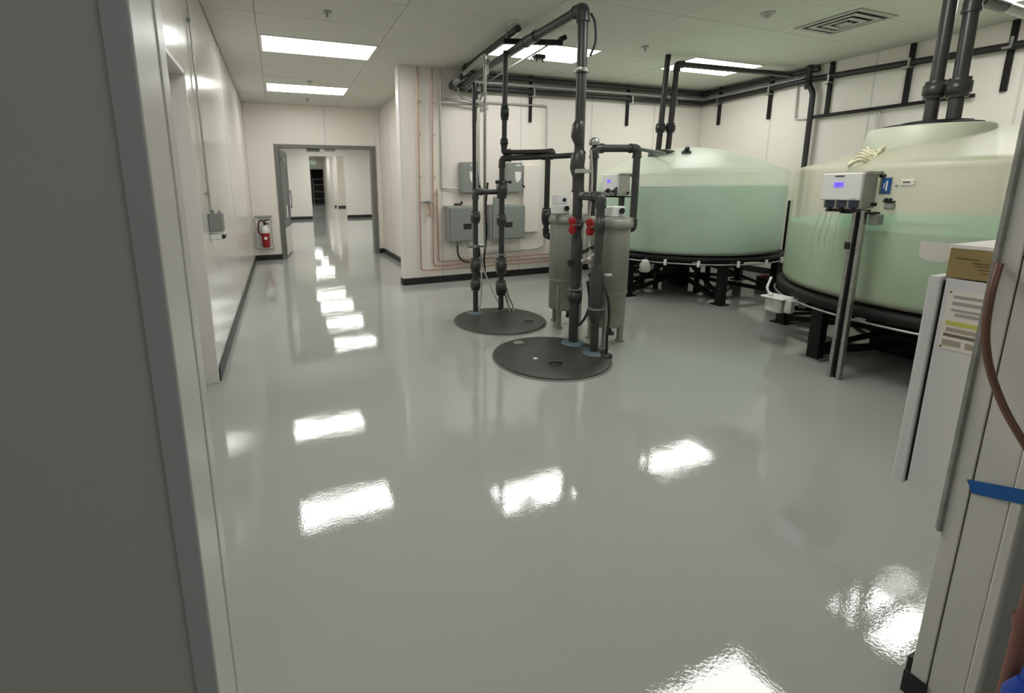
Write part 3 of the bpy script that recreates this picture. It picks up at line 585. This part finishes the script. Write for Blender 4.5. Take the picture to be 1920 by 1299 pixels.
dp = pipe('drop_pipe', 'dark pipe dropping down the right wall between the tanks', 'pipe', [(7.24, 4.66, HC), (7.24, 4.66, 2.86), (7.26, 4.59, 2.74), (7.26, 4.58, .9)], .036, PVCD, elbows=False,
          collars=[((7.24, 4.66, 2.86), Z, .046, .14)])
pipe('wall_conduit', 'thin grey conduit hooking down the right wall above the near tank', 'conduit', [(7.32, 4.87, HC), (7.32, 4.84, 2.40), (7.32, 4.62, 2.385)], .012, COND, elbows=False, n=8)
pipe('wall_conduit', 'thin grey conduit dropping from the low rail behind the near tank', 'conduit', [(7.32, 4.5, 2.37), (7.32, 3.78, 2.37), (7.32, 3.74, 1.6)], .012, COND, elbows=False, n=8)
# ---------------------------------------------------------------- tanks
def tank(cx, cy, R, zb, zs, za, zl, shell_m, liq_m, label, a0, ring_r):
    t = thing('storage_tank', label, 'tank', (cx, cy, 0))
    prof = [(R*.5, zb+.002), (R*.93, zb+.004), (R*.985, zb+.02), (R, zb+.07), (R, (zb+zs)/2), (R, zs-.045), (R*.997, zs-.02), (R*.985, zs+.012)]
    for k in range(1, 15):
        q = max(.985*(1-k/14), .02); prof.append((R*q, zs+(za-zs)*(1-q**1.7)))
    part('shell', MB().lathe((cx, cy, 0), prof, 96), shell_m, t, 'translucent cream plastic shell')
    part('liquid', MB().lathe((cx, cy, 0), [(R*.5, zb+.008), (R*.92, zb+.012), (R*.972, zb+.03), (R-.012, zb+.08), (R-.012, zl)], 96), liq_m, t, 'green liquid showing through the shell')
    return t
def stand(cx, cy, R, zb, label, angs, th=.05):
    t = thing('tank_stand', label, 'stand', (cx, cy, 0))
    part('ring', MB().lathe((cx, cy, 0), [(R-.16, zb-th), (R-.005, zb-th), (R+.005, zb-th+.006), (R+.005, zb-.004), (R-.02, zb), (R-.16, zb)], 96), STEELB, t)
    for a in angs:
        a = math.radians(a); c, s_ = math.cos(a), math.sin(a); r = R-.06
        lg = part('leg', MB().beam((cx+c*r, cy+s_*r, .012), (cx+c*r, cy+s_*r, zb-th+.002), .085, .085), STEELB, t)
        x, y = cx+c*r, cy+s_*r
        part('foot_plate', MB().box((x-.08, y-.08, 0), (x+.08, y+.08, .012), .002), GALV if a < 3.3 and a > 2.5 else STEELB, t)
        part('top_beam', MB().beam((cx+c*r, cy+s_*r, zb-th-.05), (cx+c*.1, cy+s_*.1, zb-th-.05), .07, .10), STEELB, t)
        part('brace', MB().beam((x, y, .06), (cx+c*.12, cy+s_*.12, .16), .04, .05), STEELB, t)
        part('diagonal', MB().beam((cx+c*(r-.02), cy+s_*(r-.02), .1), (cx+c*.2, cy+s_*.2, zb-.17), .035, .035), STEELB, t)
        xi, yi = cx+c*.55, cy+s_*.55
        part('inner_leg', MB().beam((xi, yi, .01), (xi, yi, zb-.18), .05, .05), STEELB, t)
    part('centre_post', MB().beam((cx, cy, 0), (cx, cy, zb-.09), .2, .2), STEELB, t)
    return t
T1 = (5.41, 4.98); T2 = (5.42, 1.825)
tank(*T1, 1.2, .585, 1.61, 1.965, 1.435, POLY, LIQ1, 'round storage tank on the left, two thirds full of mint green liquid', 0, 0)
stand(*T1, 1.225, .583, 'black steel stand under the mint green tank', [-113, -168, -58, -3, 52, 107, 162])
tank(*T2, 1.42, .545, 1.578, 1.885, 1.11, POLY2, LIQ2, 'larger round storage tank on the right, half full of pale green liquid', 0, 0)
stand(*T2, 1.45, .543, 'black steel stand under the near pale green tank', [159, 112, 67, 22, -23, -68, -113, -156], .08)
def ring_tube(cx, cy, R, z, a0, a1, m, label, r=.009, clips=()):
    t = thing('overflow_tube', label, 'tube', (cx, cy, z))
    pts = [(cx+R*math.cos(math.radians(a0+(a1-a0)*k/40)), cy+R*math.sin(math.radians(a0+(a1-a0)*k/40)), z) for k in range(41)]
    part('tube', MB().sweep(pts, r, 8), m, t)
    for a in clips:
        a = math.radians(a); x, y = cx+(R)*math.cos(a), cy+R*math.sin(a); part('clip', MB().box((x-.015, y-.02, z-.03), (x+.015, y+.005, z+.045), .004), WHITE, t)
ring_tube(*T1, 1.24, .505, -175, -50, PVCL, 'grey tube clipped below the rim of the mint green tank', clips=(-145, -128, -107, -88, -70))
ring_tube(*T2, 1.465, .44, 120, 250, GALV, 'pale braided tube under the rim of the near tank')
def jar(x, y, z, label, tube=None, s=1.0):
    t = thing('sample_jar', label, 'jar', (x, y, z))
    part('body', MB().lathe((x, y, z), [(.05*s, 0), (.065*s, .01), (.065*s, .10*s), (.045*s, .125*s)], 20), JAR, t)
    part('cap', MB().lathe((x, y, z+.12*s), [(.04*s, 0), (.04*s, .03), (.03*s, .035)], 16), WHITE, t)
    part('hanger', MB().cyl((x, y, z+.15*s), (x+.04, y+.02, z+.17*s), .007, 6), GALV, t)
jar(4.25, 4.44, .375, 'clear jar with white cap hanging under the rim of the mint green tank')
t = thing('leak_tray', 'translucent square container with tube hanging at the left edge of the near tank', 'container', (4.13, 2.67, .34))
part('tub', MB().box((4.05, 2.61, .32), (4.17, 2.75, .445), .012), JAR, t); part('lid', MB().box((4.03, 2.58, .445), (4.21, 2.78, .46), .004), WHITE, t)
part('side_bottle', MB().box((4.08, 2.54, .33), (4.15, 2.60, .455), .012), JAR, t)
part('tube', MB().sweep(fillet([(4.08, 2.69, .45), (4.04, 2.74, .52), (4.12, 2.76, .62)], .04), .01, 8), WHITE, t)
part('spout', MB().ball((4.06, 2.71, .475), .022), WHITE, t)
single('level_post', MB().beam((6.72, 4.36, 0), (6.72, 4.36, 1.22), .045, .045), STEELB, 'slim black post standing in the gap between the two tanks', 'post')
# clutter below tanks
t = thing('coiled_hose', 'dark red and black hose coil on the floor behind the mint tank stand', 'hose', (6.35, 4.15, 0))
for k in range(4): part('loop', MB().sweep([(6.35+.2*math.cos(a*math.pi/12), 4.2+.2*math.sin(a*math.pi/12), .03+.045*k) for a in range(25)], .024, 8), BLACK if k < 3 else mat('dark_red_hose', (.11, .03, .03), .5), t)
t = thing('coiled_hose', 'black hose coil lying under the near tank', 'hose', (5.0, 2.2, 0))
for k in range(3): part('loop', MB().sweep([(5.0+.3*math.cos(a*math.pi/12), 2.15+.22*math.sin(a*math.pi/12), .2+.03+.05*k) for a in range(25)], .026, 8), STEELB, t)
part('support', MB().box((4.8, 1.98, 0), (5.2, 2.3, .2), .02), STEELB, t)
t = thing('drain_assembly', 'dark drain pipe with an open end under the near tank', 'drain', (4.6, 2.6, .3))
part('pipe', MB().cyl((4.55, 2.72, .36), (5.0, 2.0, .42), .055, 14), STEELB, t); part('open_end', MB().cyl((4.53, 2.75, .355), (4.56, 2.71, .36), .07, 16).cyl((4.525, 2.757, .354), (4.53, 2.75, .355), .04, 12), GALV, t)
part('support', MB().beam((4.7, 2.48, 0), (4.7, 2.48, .33), .04, .04), STEELB, t)
single('hose_reel', MB().cyl((4.98, 3.35, .1), (5.5, 3.05, .1), .03).cyl((5.0, 3.1, .03), (5.7, 2.9, .03), .025), STEELB, 'dark pipes lying on the floor between the two tank stands', 'pipe')
single('floor_drain_valve', MB().lathe((3.96, 4.62, 0), [(.05, 0), (.05, .05), (.03, .06), (.03, .14), (.045, .15), (.02, .17)], 14), PVCL, 'small pale valve on the floor beside the left leg of the mint tank stand', 'valve')
# tank 1 top
t = thing('tank_vent', 'black vent cap on the dome of the mint green tank', 'vent', (4.94, 4.58, 1.845))
part('cap', MB().lathe((4.94, 4.58, 1.845), [(.06, 0), (.055, .03), (.03, .045)], 16).ball((4.925, 4.565, 1.895), .028).ball((4.96, 4.59, 1.905), .032), BLACK, t)
t = thing('tank_pipe', 'left pipe of the pair on the mint green tank, straight up to the ceiling', 'pipe', (4.83, 4.95, 1.87))
part('pipe_run', MB().cyl((4.83, 4.95, 1.86), (4.87, 4.93, HC), .036), PVCD, t); part('union', collar((4.84, 4.945, 2.2), Z, .062, .12), PVCD, t)
part('base_flange', MB().lathe((4.87, 4.93, 1.83), [(.17, 0), (.165, .07), (.12, .085)], 24), PVC, t)
pipe('tank_pipe', 'right pipe of the pair on the mint green tank, bending over to the wall', 'pipe', [(4.95, 4.90, 1.86), (4.99, 4.885, 3.0), (7.05, 4.8, 3.0)], .036, PVCD, collars=[((4.962, 4.895, 2.2), Z, .062, .12)])
pipe('feed_line', 'thin grey feed line from the looped pipe to the mint green tank', 'pipe', [(3.05, 3.4, 1.78), (4.0, 4.0, 1.79), (4.72, 4.88, 1.83)], .018, PVCD, elbows=False, n=8)
# tank 2 top
t = thing('tank_manway', 'greenish white raised manway with black gasket on the near tank', 'manway', (4.87, 2.17, 1.6))
part('neck', MB().lathe((4.87, 2.17, 0), [(.39, 1.62), (.385, 1.72), (.365, 1.865), (.35, 1.88)], 48), NECK, t)
part('gasket', MB().lathe((4.89, 2.17, 0), [(.29, 1.88), (.30, 1.887), (.29, 1.90), (.27, 1.903)], 48), BLACK, t)
part('lid', MB().lathe((4.87, 2.13, 0), [(.20, 1.90), (.205, 1.915), (.18, 1.92)], 40), STEELB, t)
pipe('tank_pipe', 'left of the twin thick pipes rising from the near tank to the ceiling', 'pipe', [(4.85, 2.163, 1.90), (4.85, 2.163, HC)], .042, PVC, collars=[((4.85, 2.163, 2.16), Z, .072, .13)], n=18)
pipe('tank_pipe', 'right of the twin thick pipes, elbowing over at the top of the view', 'pipe', [(4.85, 2.024, 1.90), (4.85, 2.034, 2.78), (5.3, 2.045, 2.775)], .043, PVC, collars=[((4.85, 2.026, 2.15), Z, .074, .14)], n=18)
pipe('overhead_pipe', 'bright grey pipe carrying on from the elbow toward the top right corner', 'pipe', [(5.32, 2.045, 2.775), (7.2, 2.1, 2.76)], .039, PVCL, elbows=False)
single('pipe_tie', MB().beam((4.85, 2.12, 2.155), (4.85, 2.065, 2.155), .03, .03), STEELB, 'short black tie joining the twin thick pipes at their unions', 'tie')
t = thing('resin_coil', 'loose coil of cream tubing on the dome of the near tank', 'coil', (4.2, 2.2, 1.6))
rr = random.Random(3)
for k in range(5):
    cx_, cy_ = 4.08+.075*k, 2.195+.014*k; zc = 1.572+.026*k
    part('loop', MB().sweep([(cx_+.05*math.cos(a*math.pi/8)+rr.uniform(-.004, .004), cy_+.05*math.sin(a*math.pi/8), zc+.03+.02*math.sin(a*.8+k)) for a in range(17)], .011, 8), CREAM, t)
# ---------------------------------------------------------------- controllers
def controller(x, y0, y1, z0, z1, dx, label, blue):
    t = thing('dosing_controller', label, 'controller', (x, (y0+y1)/2, z0))
    part('case', MB().box((x+.02, y0, z0-.06), (x+dx, y1-.012, z1+.005), .008), mat('case_grey', (.42, .42, .37), .4), t)
    fc = part('front_cover', MB().box((x, y0, z0), (x+.03, y1, z1), .006), WHITE, t)
    ym = y0+(y1-y0)*.56; zm = z0+(z1-z0)*.58; h = (y1-y0)*.12
    part('screen', MB().box((x-.003, ym-h, zm-.018), (x+.001, ym+h, zm+.018)), SCREEN, fc, 'glowing violet blue screen')
    if blue:
        part('screen_text', MB().box((x-.0045, ym-h*.2, zm-.006), (x-.0028, ym+h*.7, zm-.002)).box((x-.0045, ym-h*.7, zm+.004), (x-.0028, ym+h*.5, zm+.008)), DARKBL, fc)
        part('name_strip', MB().box((x-.003, ym-.03, z1-.022), (x+.001, ym+.03, z1-.015)), BLACK, fc)
        part('corner_label', MB().box((x-.002, y0+.02, z0+.008), (x+.001, y0+.065, z0+.013)), PAPERG, fc)
    n = 3
    for k in range(n):
        yy = y0+(y1-y0)*(.17+.3*k)
        pm = part('pump_module', MB().box((x+.012, yy-.032, z0-.055), (x+.06, yy+.032, z0-.002), .006), DARKBL, t)
        part('port', MB().cyl((x+.02, yy, z0-.085), (x+.02, yy, z0-.05), .013, 10), BLACK, pm)
    part('terminal_bar', MB().box((x+.03, y0-.02, z0-.085), (x+.11, y1-.03, z0-.065)), BLACK, t)
    part('top_bracket', MB().box((x+.03, y0-.012, z1-.012), (x+dx+.03, y0+.02, z1+.012), .003), GALV, t)
    part('side_knob', MB().cyl((x+dx*.8, y0, z0-.03), (x+dx*.8, y0-.025, z0-.03), .014, 10).cyl((x+dx+.01, y0, z1-.02), (x+dx+.01, y0-.03, z1-.02), .014, 10), BLACK, t)
    return t
c1 = controller(3.80, 2.0, 2.255, 1.33, 1.52, .185, 'white dosing controller with violet screen on a post before the near tank', True)
c2 = controller(3.85, 4.563, 4.84, 1.39, 1.585, .20, 'white dosing controller with violet screen left of the mint green tank', False)
t = thing('strut_post', 'twin channel steel post holding the controller before the near tank', 'post', (3.84, 1.99, 0))
part('channel', MB().beam((3.83, 2.035, 0), (3.85, 2.035, 1.26), .022, .04), GALV, t); part('channel', MB().beam((3.83, 1.975, 0), (3.85, 1.985, 1.26), .022, .04), GALV, t)
part('web', MB().beam((3.845, 2.006, 0), (3.865, 2.01, 1.26), .03, .012), STEELB, t)
part('cross_plate', MB().box((3.83, 1.93, 1.235), (3.92, 2.13, 1.25)), STEELB, t); part('junction_box', MB().box((3.87, 1.92, 1.16), (3.96, 1.97, 1.235), .006), BOXG, t)
part('clip', MB().box((3.815, 2.03, .98), (3.835, 2.06, 1.03)), BLACK, t)
t = thing('strut_post', 'olive grey post behind the right filter carrying the left controller', 'post', (3.98, 4.62, 0))
part('channel', MB().beam((3.98, 4.62, 0), (3.98, 4.62, 1.31), .05, .05), PVC, t); part('cross_plate', MB().box((3.88, 4.54, 1.305), (4.06, 4.8, 1.32)), STEELB, t)
for i, (dy, dx) in enumerate(((.0, 0), (.035, .02), (-.05, .01), (.08, .0))):
    single('dosing_tube', MB().sweep(fillet([(3.82, 2.17+dy, 1.25), (3.81, 2.18+dy, 1.15), (3.82, 2.20+dy*1.3, 1.0), (3.82, 2.17+dy*.5, .88-.03*i)], .1), .0028, 6), JAR, 'thin clear tube dangling under the near controller', 'tube', 'clear tubes under the near controller')
t = thing('blue_tag', 'small blue card on the side of the near tank right of the controller', 'tag', (4.0, 1.955, 1.375))
part('card', MB().box((3.988, 1.926, 1.378), (3.993, 1.978, 1.482)), BLUET, t); part('print', MB().box((3.9868, 1.945, 1.395), (3.988, 1.955, 1.465)), WHITE, t); part('print', MB().box((3.9868, 1.962, 1.41), (3.988, 1.967, 1.45)), WHITE, t)
part('backing', MB().box((3.993, 1.93, 1.37), (4.004, 1.995, 1.49), .003), BOXG, t)
t = thing('wall_pump', 'small black and white pump at the lower right of the near controller', 'pump', (3.99, 1.92, 1.28))
part('body', MB().box((3.965, 1.885, 1.265), (4.004, 1.94, 1.315), .008), PVCL, t); part('knob', MB().ball((3.965, 1.905, 1.335), .012), BLACK, t); part('knob', MB().ball((3.965, 1.93, 1.335), .012), BLACK, t); part('pump_top', MB().box((3.96, 1.89, 1.315), (4.0, 1.945, 1.327)), BLACK, t)
t = thing('tank_tag', 'small white oval tag stuck on the near tank right of the blue card', 'tag', (3.99, 1.855, 1.435))
part('plate', MB().box((3.992, 1.80, 1.430), (4.001, 1.88, 1.472), .004), PAPER, t); part('writing', MB().box((3.9912, 1.825, 1.449), (3.992, 1.865, 1.456)), BLACK, t)
part('bracket', MB().box((3.99, 1.893, 1.425), (4.004, 1.905, 1.435)), GALV, t)
# ---------------------------------------------------------------- near right: cabinet, box, tape
C = thing('white_cabinet', 'white metal wall cabinet with a printed notice at the right edge', 'cabinet', (1.98, .62, .551))
part('body', MB().box((1.711, .536, .553), (2.28, .664, 1.188), .004), WHITEM, C)
part('gap', MB().box((1.716, .664, .56), (2.27, .673, 1.18)), BLACK, C, 'dark gap beside the door')
part('door', MB().box((1.7035, .673, .551), (2.285, .7005, 1.192), .003), WHITEM, C)
part('side_panel', MB().box((1.7035, .536, .553), (1.711, .664, 1.19), .002), WHITEM, C)
nt_ = part('notice', MB().box((1.702, .56, .994), (1.7034, .654, 1.160)), PAPER, C, 'printed notice with a yellow band')
for (z, h, m_, a, b) in ((.955, .012, PAPERG, .93, 1.035), (.925, .016, PAPERG, .90, 1.035), (.895, .010, PAPERG, .92, 1.035), (.875, .014, PAPERG, .91, 1.02), (.835, .020, YEL, .91, 1.045), (.805, .018, PAPERT, .92, 1.04), (.780, .014, PAPERD, .91, 1.045), (.745, .026, PAPERT, .985, 1.045), (.745, .026, PAPERT, .91, .97)):
    part('printed_line', MB().box((1.7012, a*.62, .551+.62*(z-h/2)), (1.7021, b*.62, .551+.62*(z+h/2))), m_, nt_)
for yy, zz in ((.649, 1.154), (.649, 1.0)): part('notice_pin', MB().cyl((1.702, yy, zz), (1.7008, yy, zz), .0025, 8), INK, nt_)
B = thing('cardboard_box', 'opened brown carton with white top lying on the white cabinet', 'box', (1.9, .6, 1.193))
ct = part('carton', MB().box((1.7062, .54, 1.193), (2.06, .6684, 1.273), .002), CARD, B)
part('white_top', MB().box((1.705, .538, 1.273), (2.065, .6696, 1.284), .0015), PAPER, B)
fl = MB(); pr = [(.6715, 1.284), (.6715, 1.2405), (.682, 1.232), (.7006, 1.2293), (.7223, 1.2305), (.7353, 1.238), (.739, 1.2485), (.7397, 1.284)]
n = len(pr); fl.add([(1.72, a, b) for a, b in pr]+[(1.7225, a, b) for a, b in pr], [tuple(range(n))[::-1], tuple(range(n, 2*n))]+[(i, (i+1) % n, (i+1) % n+n, i+n) for i in range(n)])
part('flap', fl, PAPER, B, 'white rounded flap')
for z, a, b in ((1.2475, .608, .654), (1.238, .545, .62), (1.231, .56, .614), (1.222, .575, .608), (1.2475, .545, .59), (1.213, .565, .60)):
    part('printed_line', MB().box((1.7053, a, z-.0014), (1.7062, b, z+.0014)), INK, ct)
single('masking_tape', MB().add([(1.5865-.001, .508, .704), (1.5865-.001, .494, .673), (1.5815, .41, .702), (1.5815, .415, .738), (1.5815, .38, .75), (1.5815, .38, .71)], [(0, 1, 2, 3), (3, 2, 5, 4)]), BLUE, 'strip of blue masking tape on the white right jamb', 'tape')
single('copper_hose', MB().sweep(fillet([(1.572, .527, 1.26), (1.54, .520, 1.20), (1.525, .512, 1.105), (1.53, .495, 1.02), (1.53, .458, .934), (1.53, .417, .869), (1.54, .36, .78), (1.56, .3, .6), (1.56, .3, .02)], .1), .0078, 10), COPPERD, 'brown copper hose curving over the white right jamb', 'hose')
single('rusty_pipe', MB().cyl((1.49, .345, 0), (1.49, .345, .60), .014, 12).cyl((1.49, .345, .46), (1.49, .345, .49), .018, 12), BROWN, 'rust red pipe end at the lower right edge', 'pipe')
t = thing('blue_bottle', 'bright blue plastic bottle at the bottom right corner', 'bottle', (1.455, .31, 0))
part('body', MB().lathe((1.455, .31, 0), [(.03, 0), (.034, .01), (.034, .33), (.018, .37)], 20), mat('bright_blue', (.01, .06, .42), .35), t); part('cap', MB().lathe((1.455, .31, .37), [(.014, 0), (.014, .025), (.01, .027)], 14), mat('bright_blue_cap', (.01, .05, .38), .35), t)
# ---------------------------------------------------------------- left wall fittings
t = thing('switch_box', 'grey switch box with white cover on the left wall', 'switch box', (X0+.06, 4.15, 1.06))
part('box', MB().box((X0+.001, 4.08, 1.115), (X0+.098, 4.22, 1.262), .004), BOXG, t)
part('top_stub', MB().cyl((X0+.03, 4.12, 1.26), (X0+.03, 4.12, 1.29), .013).cyl((X0+.08, 4.11, 1.26), (X0+.08, 4.11, 1.285), .008), BOXG, t)
part('outlet_cover', MB().box((X0+.001, 4.08, 1.055), (X0+.105, 4.19, 1.10), .004), WHITE, t); part('outlet_face', MB().box((X0+.085, 4.078, 1.062), (X0+.106, 4.19, 1.095)), BLACK, t)
t = thing('wall_conduit', 'thin grey conduit dropping down the left wall to the switch box', 'conduit', (X0+.02, 4.12, 1.28))
part('conduit', MB().cyl((X0+.018, 4.12, 1.27), (X0+.018, 4.12, HC), .0095, 10), COND, t)
for z in (2.68, 1.42): part('strap', MB().box((X0, 4.085, z-.008), (X0+.028, 4.155, z+.008), .002), GALV, t)
# fire extinguisher station
t = thing('extinguisher_cabinet', 'white framed wall niche left of the grey double door', 'cabinet', (-.31, Y1-.05, .25))
part('back_plate', MB().box((-.475, Y1-.02, .25), (-.15, Y1-.001, .91)), FRAMEW, t)
for a, b in (((-.475, .25), (-.455, .91)), ((-.17, .25), (-.15, .91)), ((-.475, .89), (-.15, .91)), ((-.475, .25), (-.15, .27))):
    part('frame', MB().box((a[0], Y1-.06, a[1]), (b[0], Y1-.001, b[1])), FRAMEG if a[1] > .8 else WHITE, t)
t = thing('fire_extinguisher', 'red fire extinguisher with white band and black hose', 'extinguisher', (-.30, Y1-.13, .30))
part('cylinder', MB().lathe((-.30, Y1-.13, .28), [(.065, 0), (.075, .01), (.075, .29)], 24, cap1=False), REDX, t)
part('upper_cylinder', MB().lathe((-.30, Y1-.13, .57), [(.075, 0), (.075, .08), (.06, .12), (.03, .15), (.02, .17)], 24, cap0=False), WHITE, t, 'white upper body'); part('round_label', MB().cyl((-.30, Y1-.206, .47), (-.30, Y1-.209, .47), .032, 16), PAPER, t)
part('valve', MB().cyl((-.30, Y1-.13, .73), (-.30, Y1-.13, .80), .026), BLACK, t); part('grip', MB().beam((-.35, Y1-.13, .81), (-.21, Y1-.15, .84), .025, .025).beam((-.32, Y1-.13, .77), (-.21, Y1-.15, .75), .025, .02), BLACK, t)
part('hose', MB().sweep(fillet([(-.31, Y1-.14, .78), (-.36, Y1-.15, .85), (-.42, Y1-.15, .78), (-.43, Y1-.15, .6), (-.38, Y1-.17, .53)], .06), .017, 8), mat('hose_red_brown', (.10, .03, .025), .5), t)
# ---------------------------------------------------------------- ceiling fittings
def sprinkler(x, y, label):
    t = thing('sprinkler_head', label, 'sprinkler', (x, y, HC-.05)); part('escutcheon', MB().lathe((x, y, HC-.01), [(.02, -.004), (.045, 0), (.045, .009)], 18), GALV, t)
    part('body', MB().cyl((x, y, HC-.05), (x, y, HC), .009, 8), GALV, t); part('deflector', MB().lathe((x, y, HC-.055), [(.016, 0), (.016, .003)], 12), GALV, t)
sprinkler(.57, 4.88, 'sprinkler head in the ceiling before the larger corridor bay light')
sprinkler(4.31, 4.74, 'sprinkler head in the ceiling left of the light over the mint tank')
sprinkler(.60, 7.95, 'sprinkler head between the two corridor bay lights')
sprinkler(.65, 9.45, 'small sprinkler head nearest the corridor end wall')
t = thing('smoke_detector', 'round pale smoke detector between the sprinkler and the square air vent', 'detector', (4.66, 3.47, HC-.04))
part('base', MB().lathe((4.66, 3.47, HC-.012), [(.05, 0), (.07, .004), (.07, .011)], 24), GRID, t); part('sensor', MB().lathe((4.66, 3.47, HC-.045), [(.02, 0), (.035, .01), (.04, .034)], 20), GRID, t)
t = thing('ceiling_vent', 'square louvred air vent in the ceiling above the near tank', 'vent', (5.68, 3.37, HC-.03))
vx, vy = 5.68, 3.37
DK = mat('vent_dark', (.03, .03, .028), .7); VW = mat('vent_grey', (.48, .48, .44), .5)
part('plenum', MB().box((vx-.27, vy-.27, HC-.002), (vx+.27, vy+.27, HC+.004)), DK, t)
for k, s_ in enumerate((.31, .225, .14)):
    w_ = .045; z1 = HC-.004-.004*k; mb = MB()
    mb.box((vx-s_, vy-s_, z1-.008), (vx+s_, vy-s_+w_, z1)).box((vx-s_, vy+s_-w_, z1-.008), (vx+s_, vy+s_, z1)).box((vx-s_, vy-s_+w_, z1-.008), (vx-s_+w_, vy+s_-w_, z1)).box((vx+s_-w_, vy-s_+w_, z1-.008), (vx+s_, vy+s_-w_, z1))
    part('louvre_ring', mb, VW, t)
part('centre_plate', MB().box((vx-.055, vy-.055, HC-.026), (vx+.055, vy+.055, HC-.016)), VW, t)
